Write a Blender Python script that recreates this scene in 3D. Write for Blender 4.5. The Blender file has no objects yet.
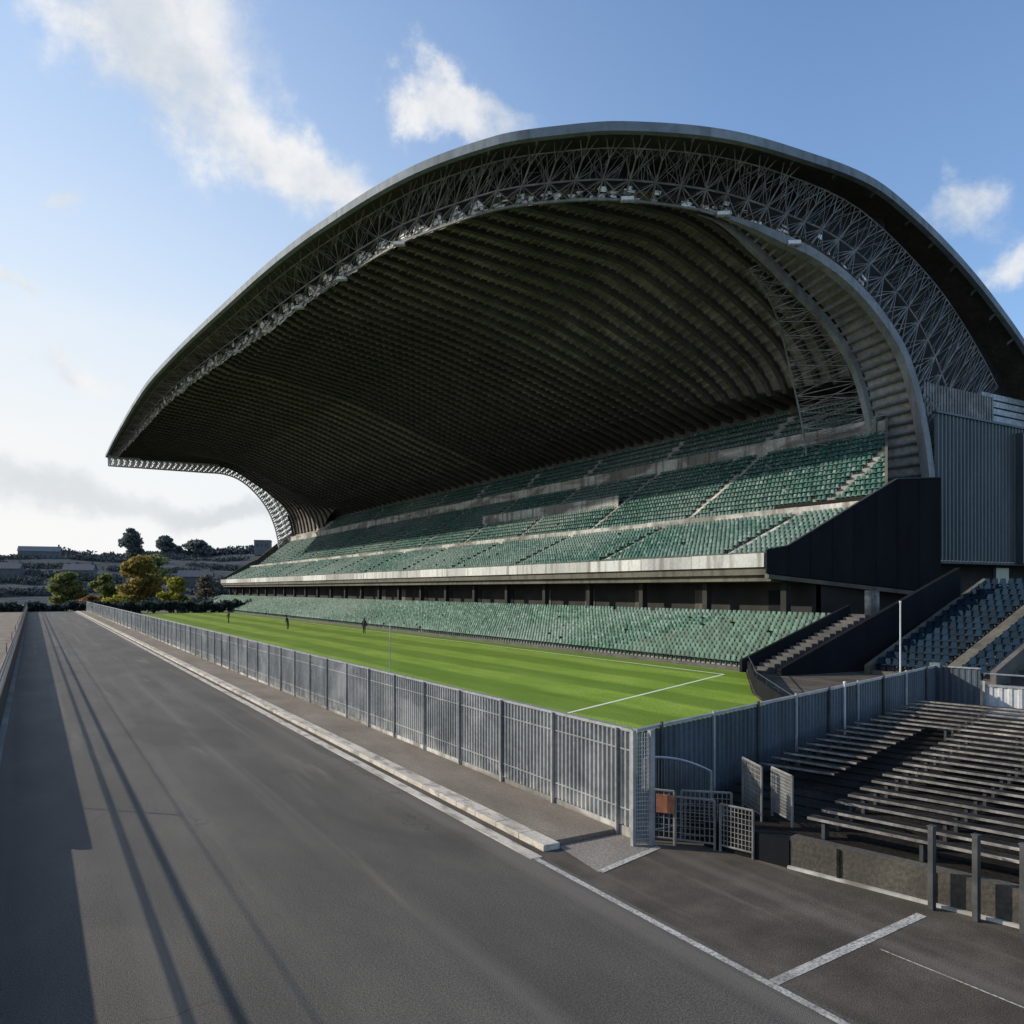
import bpy, math, random
import numpy as np
from mathutils import Vector
random.seed(7); np.random.seed(7)
R = math.radians
scene = bpy.context.scene
col = scene.collection

# ------------------------------------------------------------------ camera
FPX, VX, HY, CH = 800.0, 33.0, 589.0, 5.0
TH = math.atan((512 - VX) / FPX)
cam_d = bpy.data.cameras.new("camera"); cam = bpy.data.objects.new("camera", cam_d); col.objects.link(cam)
cam.location = (0, 0, CH); cam.rotation_euler = (R(90), 0, -TH)
cam_d.sensor_width = 36; cam_d.lens = FPX / 1024 * 36
cam_d.shift_y = (HY - 512) / 1024; cam_d.clip_start = .1; cam_d.clip_end = 6000
scene.camera = cam

# ------------------------------------------------------------------ helpers
class MB:
    def __init__(s): s.v = []; s.f = []
    def add(s, vs, fs):
        n = len(s.v); s.v += [tuple(v) for v in vs]; s.f += [tuple(i + n for i in f) for f in fs]
    def hexa(s, p):                       # 4 bottom, 4 top, both counter-clockwise
        s.add(p, [(3, 2, 1, 0), (4, 5, 6, 7), (0, 1, 5, 4), (1, 2, 6, 5), (2, 3, 7, 6), (3, 0, 4, 7)])
    def box(s, x0, y0, z0, x1, y1, z1):
        s.hexa([(x0, y0, z0), (x1, y0, z0), (x1, y1, z0), (x0, y1, z0), (x0, y0, z1), (x1, y0, z1), (x1, y1, z1), (x0, y1, z1)])
    def obox(s, p, q, w, z0, z1, off=0):  # box standing along the plan line p-q, width w centred (+off to its left)
        p = Vector(p[:2]); q = Vector(q[:2]); t = (q - p).normalized(); n = Vector((-t.y, t.x))
        a, b, c, d = p + n * (off - w / 2), q + n * (off - w / 2), q + n * (off + w / 2), p + n * (off + w / 2)
        s.hexa([(*v, z0) for v in (a, b, c, d)] + [(*v, z1) for v in (a, b, c, d)])
    def slopebox(s, p, q, w, h):          # bar from p to q (3d), width w in plan, height h below the line
        p = Vector(p); q = Vector(q); t = Vector((q.x - p.x, q.y - p.y, 0)).normalized(); n = Vector((-t.y, t.x, 0)) * w / 2
        dz = Vector((0, 0, h))
        s.hexa([p - n - dz, q - n - dz, q + n - dz, p + n - dz, p - n, q - n, q + n, p + n])
    def tube(s, p, q, r, n=5, r2=None):
        p = Vector(p); q = Vector(q); t = q - p
        if t.length < 1e-6: return
        t.normalize(); a = t.orthogonal().normalized(); b = t.cross(a); r2 = r if r2 is None else r2
        vs = [p + (a * math.cos(2 * math.pi * i / n) + b * math.sin(2 * math.pi * i / n)) * r for i in range(n)]
        vs += [q + (a * math.cos(2 * math.pi * i / n) + b * math.sin(2 * math.pi * i / n)) * r2 for i in range(n)]
        s.add(vs, [(i, (i + 1) % n, n + (i + 1) % n, n + i) for i in range(n)] + [tuple(range(n - 1, -1, -1)), tuple(range(n, 2 * n))])
    def path(s, pts, r, n=5):
        for p, q in zip(pts, pts[1:]): s.tube(p, q, r, n)
    def quad(s, a, b, c, d): s.add([a, b, c, d], [(0, 1, 2, 3)])
    def strip(s, A, B):
        n = len(A); s.add(list(A) + list(B), [(i, i + 1, n + i + 1, n + i) for i in range(n - 1)])
    def build(s, name, mat, parent=None, bevel=0, smooth=False):
        me = bpy.data.meshes.new(name); me.from_pydata([tuple(v) for v in s.v], [], s.f); me.update()
        me.materials.append(mat); o = bpy.data.objects.new(name, me); col.objects.link(o)
        if parent: o.parent = parent; o.matrix_parent_inverse = pinv(parent)
        if smooth:
            for p in me.polygons: p.use_smooth = True
        if bevel:
            b = o.modifiers.new("bevel", 'BEVEL'); b.width = bevel; b.segments = 2; b.limit_method = 'ANGLE'
        return o
def wmat(o):
    from mathutils import Matrix
    m = Matrix.LocRotScale(o.location, o.rotation_euler, o.scale)
    return wmat(o.parent) @ o.matrix_parent_inverse @ m if o.parent else m
def pinv(p): return wmat(p).inverted()
def tag(o, label=None, cat=None, group=None, kind=None):
    if label: o["label"] = label
    if cat: o["category"] = cat
    if group: o["group"] = group
    if kind: o["kind"] = kind
    return o
def empty(name, loc=(0, 0, 0), rz=0):
    o = bpy.data.objects.new(name, None); col.objects.link(o); o.location = loc; o.rotation_euler = (0, 0, rz)
    o.empty_display_size = .5; return o
KIDS = {}
def copy_tree(o, parent=None):
    c = o.copy(); col.objects.link(c)
    if parent: c.parent = parent
    for ch in [x for x in list(col.objects) if x.parent == o]: copy_tree(ch, c)
    return c
def lerp(a, b, t): return a + (b - a) * t
def interp(x, xs, ys): return float(np.interp(x, xs, ys))

# ------------------------------------------------------------------ materials
def nmat(name, stops, rough=.8, metal=0, scale=1.0, stretch=(1, 1, 1), detail=6, bump=0, bscale=None, fine=0, fscale=60, objvar=0, spec=.5, extra=None):
    m = bpy.data.materials.new(name); m.use_nodes = True
    nt = m.node_tree; N = nt.nodes; L = nt.links; b = N["Principled BSDF"]
    b.inputs["Roughness"].default_value = rough; b.inputs["Metallic"].default_value = metal
    b.inputs["Specular IOR Level"].default_value = spec
    tc = N.new("ShaderNodeTexCoord"); mp = N.new("ShaderNodeMapping"); mp.inputs["Scale"].default_value = stretch
    L.new(tc.outputs["Object"], mp.inputs[0])
    nz = N.new("ShaderNodeTexNoise"); nz.inputs["Scale"].default_value = scale; nz.inputs["Detail"].default_value = detail; nz.inputs["Roughness"].default_value = .62
    L.new(mp.outputs[0], nz.inputs["Vector"])
    cr = N.new("ShaderNodeValToRGB"); el = cr.color_ramp.elements
    k = len(stops)
    for i, c in enumerate(stops):
        pos = .3 + .4 * i / max(1, k - 1)
        e = el[i] if i < 2 else el.new(pos)
        e.position = pos; e.color = (*c, 1)
    L.new(nz.outputs[0], cr.inputs[0]); out = cr.outputs[0]
    if fine:
        n2 = N.new("ShaderNodeTexNoise"); n2.inputs["Scale"].default_value = fscale; n2.inputs["Detail"].default_value = 3
        L.new(tc.outputs["Object"], n2.inputs["Vector"])
        mr = N.new("ShaderNodeMapRange"); mr.inputs[1].default_value = .3; mr.inputs[2].default_value = .7
        mr.inputs[3].default_value = 1 - fine; mr.inputs[4].default_value = 1 + fine
        L.new(n2.outputs[0], mr.inputs[0])
        mx = N.new("ShaderNodeVectorMath"); mx.operation = 'SCALE'; L.new(out, mx.inputs[0]); L.new(mr.outputs[0], mx.inputs["Scale"]); out = mx.outputs[0]
    if objvar:
        oi = N.new("ShaderNodeObjectInfo"); mr = N.new("ShaderNodeMapRange"); mr.inputs[3].default_value = 1 - objvar; mr.inputs[4].default_value = 1 + objvar
        L.new(oi.outputs["Random"], mr.inputs[0])
        mx = N.new("ShaderNodeVectorMath"); mx.operation = 'SCALE'; L.new(out, mx.inputs[0]); L.new(mr.outputs[0], mx.inputs["Scale"]); out = mx.outputs[0]
    if extra: out = extra(N, L, tc, out)
    L.new(out, b.inputs["Base Color"])
    if bump:
        n3 = N.new("ShaderNodeTexNoise"); n3.inputs["Scale"].default_value = bscale or fscale; n3.inputs["Detail"].default_value = 4
        L.new(tc.outputs["Object"], n3.inputs["Vector"])
        bp = N.new("ShaderNodeBump"); bp.inputs["Strength"].default_value = bump; bp.inputs["Distance"].default_value = .03
        L.new(n3.outputs[0], bp.inputs["Height"]); L.new(bp.outputs[0], b.inputs["Normal"])
    return m
def math_n(N, L, op, a, b=None, c=None):
    n = N.new("ShaderNodeMath"); n.operation = op
    for i, v in enumerate((a, b, c)):
        if v is None: continue
        if hasattr(v, "links"): L.new(v, n.inputs[i])
        else: n.inputs[i].default_value = v
    return n.outputs[0]
def mixc(N, L, fac, a, b):
    n = N.new("ShaderNodeMix"); n.data_type = 'RGBA'
    L.new(fac, n.inputs[0])
    for i, v in ((6, a), (7, b)):
        if hasattr(v, "links"): L.new(v, n.inputs[i])
        else: n.inputs[i].default_value = (*v, 1)
    return n.outputs[2]
def noise_f(N, L, tc, scale, stretch, lo, hi, detail=5, dist=0):
    mp = N.new("ShaderNodeMapping"); mp.inputs["Scale"].default_value = stretch; L.new(tc.outputs["Object"], mp.inputs[0])
    nz = N.new("ShaderNodeTexNoise"); nz.inputs["Scale"].default_value = scale; nz.inputs["Detail"].default_value = detail
    nz.inputs["Distortion"].default_value = dist
    L.new(mp.outputs[0], nz.inputs["Vector"])
    mr = N.new("ShaderNodeMapRange"); mr.interpolation_type = 'SMOOTHSTEP'; mr.inputs[1].default_value = lo; mr.inputs[2].default_value = hi
    L.new(nz.outputs[0], mr.inputs[0]); return mr.outputs[0]

def asphalt_extra(N, L, tc, out):
    # worn wheel tracks along the road, pale scuffs, dark repair seams, cracks
    tr = noise_f(N, L, tc, 1.0, (1.1, .018, 1), .5, .72, 3)
    out = mixc(N, L, math_n(N, L, 'MULTIPLY', tr, .85), out, (.14, .124, .104))
    sc = noise_f(N, L, tc, .9, (1.2, .12, 1), .6, .75, 8, .6)
    out = mixc(N, L, math_n(N, L, 'MULTIPLY', sc, .55), out, (.19, .168, .138))
    dk = noise_f(N, L, tc, .35, (1, .3, 1), .56, .66, 4, .8)
    out = mixc(N, L, math_n(N, L, 'MULTIPLY', dk, .55), out, (.036, .031, .025))
    vo = N.new("ShaderNodeTexVoronoi"); vo.feature = 'DISTANCE_TO_EDGE'; vo.inputs["Scale"].default_value = .28
    mp = N.new("ShaderNodeMapping"); mp.inputs["Scale"].default_value = (1, .6, 1)
    ad = N.new("ShaderNodeVectorMath"); nz = N.new("ShaderNodeTexNoise"); nz.inputs["Scale"].default_value = 1.2; nz.inputs["Detail"].default_value = 6
    L.new(tc.outputs["Object"], nz.inputs["Vector"]); L.new(tc.outputs["Object"], ad.inputs[0])
    sc2 = N.new("ShaderNodeVectorMath"); sc2.operation = 'SCALE'; sc2.inputs["Scale"].default_value = 1.2
    L.new(nz.outputs["Color"], sc2.inputs[0]); L.new(sc2.outputs[0], ad.inputs[1]); L.new(ad.outputs[0], mp.inputs[0]); L.new(mp.outputs[0], vo.inputs["Vector"])
    ck = math_n(N, L, 'LESS_THAN', vo.outputs["Distance"], .0035)
    br = noise_f(N, L, tc, .15, (1, 1, 1), .5, .55)
    ck = math_n(N, L, 'MULTIPLY', math_n(N, L, 'MULTIPLY', ck, br), .6)
    return mixc(N, L, ck, out, (.02, .02, .02))
M = {}
def seat_extra(N, L, tc, out):
    f = noise_f(N, L, tc, 1.9, (1, 1, 1), .5, .68, 4)
    out = mixc(N, L, math_n(N, L, 'MULTIPLY', f, .55), out, (.3, .36, .33))
    g = noise_f(N, L, tc, .09, (1.4, .5, 1), .42, .66, 6)
    return mixc(N, L, math_n(N, L, 'MULTIPLY', g, .45), out, (.2, .25, .225))
M['asphalt'] = nmat("asphalt", [(.05, .044, .036), (.072, .064, .053), (.1, .09, .075)], rough=.66, scale=.5, stretch=(1, .35, 1), fine=.6, fscale=34, bump=.9, bscale=85, extra=asphalt_extra, spec=.5)
M['apron'] = nmat("apron_asphalt", [(.05, .042, .032), (.074, .062, .048), (.115, .097, .076)], rough=.9, scale=.9, fine=.4, fscale=40, bump=.7, bscale=70, extra=asphalt_extra, spec=.3)
M['walk'] = nmat("walkway_tarmac", [(.145, .122, .097), (.195, .166, .133), (.25, .215, .174)], rough=.92, scale=.8, stretch=(1, .4, 1), fine=.3, fscale=35, bump=.6, bscale=60, spec=.3)
def kerb_extra(N, L, tc, out):
    f = noise_f(N, L, tc, 2.4, (1.5, .5, 1), .5, .64, 8, .4)
    return mixc(N, L, math_n(N, L, 'MULTIPLY', f, .65), out, (.14, .125, .105))
M['kerb'] = nmat("kerb_stone", [(.37, .335, .28), (.49, .45, .385), (.6, .56, .49)], rough=.85, scale=1.5, stretch=(1, .4, 1), fine=.18, fscale=30, bump=.4, bscale=25, extra=kerb_extra)
def worn_extra(N, L, tc, out):
    f = noise_f(N, L, tc, 22, (1, 1, 1), .42, .64, 10, .4)
    out = mixc(N, L, math_n(N, L, 'MULTIPLY', f, .7), out, (.1, .092, .08))
    g = noise_f(N, L, tc, .7, (2, 1, 1), .45, .7, 7, 1.0)
    return mixc(N, L, math_n(N, L, 'MULTIPLY', g, .6), out, (.1, .092, .08))
M['paint'] = nmat("worn_road_paint", [(.38, .37, .34), (.52, .5, .46)], rough=.75, scale=2, fine=.2, fscale=50, extra=worn_extra)
M['pitchpaint'] = nmat("pitch_chalk", [(.6, .65, .5), (.75, .78, .65)], rough=.9, scale=2)
def grass_extra(N, L, tc, out):
    sx = N.new("ShaderNodeSeparateXYZ"); L.new(tc.outputs["Object"], sx.inputs[0])
    w = noise_f(N, L, tc, .12, (1, .4, 1), 0, 1)
    x = math_n(N, L, 'ADD', sx.outputs[0], math_n(N, L, 'MULTIPLY', w, 2.0))
    st = math_n(N, L, 'SINE', math_n(N, L, 'MULTIPLY', x, 2 * math.pi / 5.0))
    mr = N.new("ShaderNodeMapRange"); mr.interpolation_type = 'SMOOTHSTEP'; mr.inputs[1].default_value = -.35; mr.inputs[2].default_value = .35
    L.new(st, mr.inputs[0])
    out2 = mixc(N, L, math_n(N, L, 'MULTIPLY', mr.outputs[0], .6), out, (.078, .142, .013))
    f = noise_f(N, L, tc, .35, (1, .25, 1), .5, .75, 6)
    return mixc(N, L, math_n(N, L, 'MULTIPLY', f, .4), out2, (.22, .3, .055))
M['grass'] = nmat("pitch_grass", [(.14, .235, .024), (.19, .29, .036), (.245, .34, .054)], rough=.9, scale=.6, stretch=(1, .3, 1), fine=.35, fscale=14, bump=.6, bscale=20, extra=grass_extra, spec=.15)
M['verge'] = nmat("rough_ground", [(.05, .06, .03), (.075, .08, .045), (.1, .095, .07)], rough=1, scale=.05, fine=.3, fscale=1.5)
M['gravel'] = nmat("pale_gravel", [(.13, .115, .098), (.19, .168, .143), (.25, .224, .192)], rough=1, scale=.4, fine=.3, fscale=20, bump=.5, bscale=30)
M['concrete'] = nmat("stand_concrete", [(.17, .165, .15), (.25, .24, .22), (.34, .325, .3)], rough=.9, scale=.45, fine=.15, fscale=8, bump=.2, bscale=12)
M['dconcrete'] = nmat("dark_concrete", [(.05, .048, .045), (.085, .08, .073), (.12, .112, .1)], rough=.9, scale=.6, fine=.2, fscale=9, bump=.3, bscale=12)
def streak_extra(dark, amt=.6):
    def ex(N, L, tc, out):
        f = noise_f(N, L, tc, 1.0, (1.3, 1.3, .12), .48, .68, 7)
        return mixc(N, L, math_n(N, L, 'MULTIPLY', f, amt), out, dark)
    return ex
M['olive'] = nmat("stained_slab", [(.06, .058, .045), (.1, .095, .075), (.14, .13, .1)], rough=.9, scale=.5, stretch=(1, .3, 1), fine=.2, fscale=6, extra=streak_extra((.035, .033, .03)))
M['facade'] = nmat("fascia_board", [(.3, .31, .31), (.42, .43, .42), (.5, .5, .48)], rough=.7, scale=.25, stretch=(.5, 1, .5), fine=.12, fscale=5, objvar=.3, extra=streak_extra((.13, .11, .09), .7))
def pale_extra(N, L, tc, out):
    out = streak_extra((.12, .1, .08), .75)(N, L, tc, out)
    f = noise_f(N, L, tc, .35, (1, .35, 1.5), .46, .6, 8, .6)
    return mixc(N, L, math_n(N, L, 'MULTIPLY', f, .7), out, (.07, .062, .052))
M['pale'] = nmat("pale_parapet", [(.3, .29, .27), (.42, .41, .38), (.52, .5, .46)], rough=.85, scale=.35, stretch=(1, .5, 1), fine=.25, fscale=4, extra=pale_extra)
M['black'] = nmat("black_cladding", [(.005, .006, .008), (.008, .009, .012), (.013, .014, .017)], rough=.75, scale=.5, stretch=(1, 1, .2), fine=.1, fscale=6, spec=.12)
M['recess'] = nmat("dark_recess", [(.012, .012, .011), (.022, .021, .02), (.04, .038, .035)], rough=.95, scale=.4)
M['deck'] = nmat("roof_underside", [(.05, .047, .04), (.07, .066, .056), (.1, .094, .08)], rough=.85, scale=.5, fine=.25, fscale=3)
def soffit_extra(N, L, tc, out):
    sx = N.new("ShaderNodeSeparateXYZ"); L.new(tc.outputs["Object"], sx.inputs[0])
    f = noise_f(N, L, tc, .5, (.55, 2.2, 1), .45, .7, 6)
    out = mixc(N, L, math_n(N, L, 'MULTIPLY', f, .7), out, (.3, .27, .237))
    g = noise_f(N, L, tc, .08, (1, 1, 1), .4, .7, 4)
    return mixc(N, L, math_n(N, L, 'MULTIPLY', g, .5), out, (.07, .062, .054))
M['soffit'] = nmat("soffit_sheet", [(.1, .088, .078), (.143, .127, .112), (.205, .184, .161)], rough=.8, scale=.35, fine=.35, fscale=2.2, bump=.5, bscale=2.5, extra=soffit_extra)
M['rib'] = nmat("roof_beam", [(.03, .0265, .023), (.045, .04, .035), (.066, .058, .051)], rough=.8, scale=.5, fine=.2, fscale=2)
M['fascia'] = nmat("roof_edge_metal", [(.15, .18, .21), (.2, .235, .265), (.26, .29, .32)], rough=.75, scale=.2, fine=.1, fscale=2, spec=.25, extra=streak_extra((.1, .11, .12), .5))
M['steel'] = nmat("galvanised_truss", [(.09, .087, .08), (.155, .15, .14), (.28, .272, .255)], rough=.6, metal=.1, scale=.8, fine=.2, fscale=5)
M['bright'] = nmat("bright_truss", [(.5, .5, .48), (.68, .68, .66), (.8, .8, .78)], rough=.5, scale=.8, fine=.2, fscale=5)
M['archrib'] = nmat("arch_rib_steel", [(.13, .14, .145), (.19, .2, .2), (.25, .26, .26)], rough=.6, metal=.1, scale=.4, fine=.15, fscale=4, extra=streak_extra((.08, .075, .07), .5))
M['archpanel'] = nmat("arch_panel", [(.2, .195, .17), (.28, .27, .235), (.35, .335, .295)], rough=.8, scale=.4, fine=.25, fscale=3)
M['clad'] = nmat("blue_grey_cladding", [(.035, .05, .06), (.05, .069, .08), (.072, .092, .104)], rough=.5, metal=.15, scale=.3, stretch=(1, 1, .3), fine=.1, fscale=3, extra=streak_extra((.03, .042, .05), .6))
M['palebits'] = nmat("pale_louvre", [(.2, .23, .26), (.36, .4, .43), (.5, .53, .55)], rough=.5, scale=.8, fine=.3, fscale=4)
M['window'] = nmat("dusty_glass", [(.16, .22, .28), (.22, .29, .36)], rough=.2, scale=.4)
def fence_extra(N, L, tc, out):
    f = noise_f(N, L, tc, 1.0, (1, .45, .7), .5, .66, 8, .5)
    out = mixc(N, L, math_n(N, L, 'MULTIPLY', f, .5), out, (.46, .47, .47))
    sx = N.new("ShaderNodeSeparateXYZ"); L.new(tc.outputs["Object"], sx.inputs[0])
    mr = N.new("ShaderNodeMapRange"); mr.inputs[1].default_value = .75; mr.inputs[2].default_value = .2; L.new(sx.outputs[2], mr.inputs[0])
    g = noise_f(N, L, tc, 3.0, (1, 1, .5), .42, .6, 6)  # pale flecks low down imitate light coming through the gap at the base
    return mixc(N, L, math_n(N, L, 'MULTIPLY', math_n(N, L, 'MULTIPLY', mr.outputs[0], g), .8), out, (.55, .54, .51))
M['roadfence'] = nmat("weathered_sheet_fence", [(.13, .143, .155), (.215, .23, .24), (.33, .345, .35)], rough=.45, metal=.25, scale=.8, stretch=(1, 1, .3), fine=.2, fscale=9, extra=fence_extra)
M['bluefence'] = nmat("blue_grey_sheet_fence", [(.05, .068, .088), (.075, .098, .122), (.11, .135, .16)], rough=.5, metal=.2, scale=.7, stretch=(1, 1, .25), fine=.15, fscale=8, extra=streak_extra((.03, .036, .043), .6))
M['whitefence'] = nmat("off_white_sheet", [(.34, .36, .38), (.46, .48, .49), (.55, .56, .57)], rough=.6, scale=.9, fine=.12, fscale=8)
M['post'] = nmat("dark_post_steel", [(.03, .033, .036), (.05, .053, .057), (.08, .083, .087)], rough=.6, metal=.3, scale=3)
M['galv'] = nmat("galvanised_rail", [(.28, .29, .3), (.38, .39, .4), (.48, .49, .5)], rough=.4, metal=.5, scale=4)
M['whitepole'] = nmat("pole_paint", [(.5, .51, .52), (.62, .63, .64)], rough=.5, scale=3)
M['timber'] = nmat("weathered_plank", [(.009, .008, .007), (.018, .016, .0135), (.042, .038, .032)], spec=.1, rough=.85, scale=2.2, stretch=(1.2, 6, 6), fine=.3, fscale=18, bump=.5, bscale=14, objvar=.25)
M['edge'] = nmat("sunlit_plank_edge", [(.06, .055, .048), (.2, .185, .165), (.4, .37, .33)], rough=.7, scale=2.5, fine=.3, fscale=12, objvar=.25)  # pale colour standing in for sunlight on the bench edges
M['tconcrete'] = nmat("terrace_concrete", [(.009, .0082, .007), (.016, .0145, .012), (.028, .025, .021)], spec=.1, rough=.95, scale=.9, fine=.4, fscale=12, bump=.8, bscale=10)
M['twall'] = nmat("terrace_wall", [(.038, .035, .028), (.06, .054, .043), (.09, .08, .063)], rough=.95, scale=.9, fine=.3, fscale=14, bump=.5, bscale=14, extra=streak_extra((.05, .044, .036), .6))
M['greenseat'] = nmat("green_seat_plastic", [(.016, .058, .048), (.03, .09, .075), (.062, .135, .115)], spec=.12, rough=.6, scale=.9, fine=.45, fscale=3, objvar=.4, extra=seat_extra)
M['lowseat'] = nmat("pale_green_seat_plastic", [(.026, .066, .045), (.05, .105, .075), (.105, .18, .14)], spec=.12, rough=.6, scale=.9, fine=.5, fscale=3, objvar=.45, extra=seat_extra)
M['blueseat'] = nmat("blue_seat_plastic", [(.003, .012, .026), (.004, .017, .035), (.008, .025, .046)], spec=.08, rough=.7, scale=1.2, fine=.2, fscale=4, objvar=.25)
M['orange'] = nmat("orange_board", [(.16, .06, .035), (.42, .15, .07)], rough=.7, scale=6)
M['bark'] = nmat("bark", [(.05, .04, .03), (.09, .075, .06)], rough=.95, scale=2)
M['skin'] = nmat("skin", [(.4, .25, .18), (.48, .31, .23)], rough=.6, scale=5)
M['darkcloth'] = nmat("dark_clothes", [(.02, .022, .028), (.035, .037, .045)], rough=.9, scale=5)
M['net'] = nmat("goal_net", [(.35, .36, .36), (.45, .46, .46)], rough=.8, scale=5)
M['hill'] = nmat("hazy_hillside", [(.068, .075, .079), (.082, .089, .092), (.098, .104, .105)], rough=1, spec=0, scale=.02, stretch=(.6, 1.5, 4), fine=.25, fscale=.25)  # distance haze is put into the colours of hill and houses
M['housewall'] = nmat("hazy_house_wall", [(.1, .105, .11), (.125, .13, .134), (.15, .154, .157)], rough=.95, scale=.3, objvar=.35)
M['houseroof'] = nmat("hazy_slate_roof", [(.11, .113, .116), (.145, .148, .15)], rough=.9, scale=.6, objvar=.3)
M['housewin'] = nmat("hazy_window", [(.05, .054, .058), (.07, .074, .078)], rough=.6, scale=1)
def leafmat(name, a, b, c):
    m = nmat(name, [tuple(x * 1.5 for x in q) for q in (a, b, c)], rough=.75, scale=.35, fine=.35, fscale=1.2, spec=.2)
    nt = m.node_tree; b_ = nt.nodes["Principled BSDF"]; tr = nt.nodes.new("ShaderNodeBsdfTranslucent"); mx = nt.nodes.new("ShaderNodeMixShader"); mx.inputs[0].default_value = .45
    nt.links.new(b_.inputs["Base Color"].links[0].from_socket, tr.inputs[0]); nt.links.new(b_.outputs[0], mx.inputs[1]); nt.links.new(tr.outputs[0], mx.inputs[2])
    nt.links.new(mx.outputs[0], nt.nodes["Material Output"].inputs[0]); return m
M['leafgreen'] = leafmat("leaf_green", (.075, .092, .035), (.125, .14, .05), (.19, .19, .07))
M['leafdark'] = leafmat("leaf_dark", (.075, .087, .087), (.092, .103, .1), (.11, .118, .112))  # leaf colour greyed and lightened towards haze
M['leafgold'] = leafmat("leaf_gold", (.11, .095, .03), (.18, .145, .04), (.26, .2, .055))
M['leafyellow'] = leafmat("leaf_yellow", (.09, .1, .02), (.18, .18, .03), (.27, .25, .05))
M['leafred'] = leafmat("leaf_red", (.09, .05, .035), (.15, .08, .05), (.19, .12, .07))
M['leafbrown'] = leafmat('leaf_brown', (.07, .065, .05), (.1, .085, .065), (.13, .11, .08))
M['softwood'] = nmat('soft_woodland', [(.09, .1, .106), (.104, .113, .118), (.12, .127, .13)], rough=1, scale=.05, spec=0)  # woods and hedges carry the distance haze in their grey-blue colour
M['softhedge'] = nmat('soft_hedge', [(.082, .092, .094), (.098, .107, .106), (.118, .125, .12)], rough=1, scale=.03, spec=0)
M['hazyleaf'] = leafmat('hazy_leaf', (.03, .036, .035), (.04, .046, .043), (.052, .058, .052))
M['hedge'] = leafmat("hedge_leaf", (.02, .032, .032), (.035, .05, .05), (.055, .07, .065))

# ------------------------------------------------------------------ sun and sky
SUN = Vector((-1.0, .95, .62)).normalized()
sd = bpy.data.lights.new("sun", 'SUN'); sd.energy = 5.0; sd.angle = R(.7); sd.color = (1, .9, .75)
so = bpy.data.objects.new("sun", sd); col.objects.link(so); so.rotation_euler = (-SUN).to_track_quat('-Z', 'Y').to_euler()
w = bpy.data.worlds.new("World"); scene.world = w; w.use_nodes = True
nt = w.node_tree; N = nt.nodes; L = nt.links; N.clear()
out = N.new("ShaderNodeOutputWorld"); bg = N.new("ShaderNodeBackground"); bg.inputs[1].default_value = .128
sky = N.new("ShaderNodeTexSky"); sky.sky_type = 'NISHITA'; sky.sun_disc = False
sky.sun_elevation = math.asin(SUN.z); sky.sun_rotation = math.atan2(SUN.x, SUN.y)
sky.altitude = 50; sky.air_density = 1.0; sky.dust_density = .7; sky.ozone_density = 1.5
tc = N.new("ShaderNodeTexCoord")
nrm = N.new("ShaderNodeVectorMath"); nrm.operation = 'NORMALIZE'; L.new(tc.outputs["Generated"], nrm.inputs[0])
def wnoise(scale, detail, rough=.6, stretch=(1, 1, 1)):
    mp = N.new("ShaderNodeMapping"); mp.inputs["Scale"].default_value = stretch; L.new(nrm.outputs[0], mp.inputs[0])
    n = N.new("ShaderNodeTexNoise"); n.inputs["Scale"].default_value = scale; n.inputs["Detail"].default_value = detail; n.inputs["Roughness"].default_value = rough
    L.new(mp.outputs[0], n.inputs["Vector"]); return n
wd = wnoise(4.5, 8, .6)
sub = N.new("ShaderNodeVectorMath"); sub.operation = 'SUBTRACT'; L.new(wd.outputs["Color"], sub.inputs[0]); sub.inputs[1].default_value = (.5, .5, .5)
scl = N.new("ShaderNodeVectorMath"); scl.operation = 'SCALE'; scl.inputs["Scale"].default_value = .21; L.new(sub.outputs[0], scl.inputs[0])
dd = N.new("ShaderNodeVectorMath"); L.new(nrm.outputs[0], dd.inputs[0]); L.new(scl.outputs[0], dd.inputs[1])
def blob(az, el, ra, re, tilt=0):     # azimuth (deg clockwise from the road's direction), elevation, radii in degrees
    az, el = R(az), R(el)
    C = Vector((math.sin(az) * math.cos(el), math.cos(az) * math.cos(el), math.sin(el)))
    T = Vector((math.cos(az), -math.sin(az), 0)); U = T.cross(C)
    U = U if U.z > 0 else -U
    c, s = math.cos(R(tilt)), math.sin(R(tilt)); T, U = T * c + U * s, U * c - T * s
    e = None
    for v, r in ((T, ra), (U, re)):
        dn = N.new("ShaderNodeVectorMath"); dn.operation = 'DOT_PRODUCT'; L.new(dd.outputs[0], dn.inputs[0]); dn.inputs[1].default_value = v / math.sin(R(r))
        off = v.dot(C) / math.sin(R(r))
        q = math_n(N, L, 'SUBTRACT', dn.outputs["Value"], off); q = math_n(N, L, 'MULTIPLY', q, q)
        e = q if e is None else math_n(N, L, 'ADD', e, q)
    dn = N.new("ShaderNodeVectorMath"); dn.operation = 'DOT_PRODUCT'; L.new(nrm.outputs[0], dn.inputs[0]); dn.inputs[1].default_value = C
    front = math_n(N, L, 'GREATER_THAN', dn.outputs["Value"], .3)
    return math_n(N, L, 'MULTIPLY', math_n(N, L, 'EXPONENT', math_n(N, L, 'MULTIPLY', e, -1)), front)
def ssum(ls):
    t = ls[0]
    for x in ls[1:]: t = math_n(N, L, 'ADD', t, x)
    return t
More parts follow.
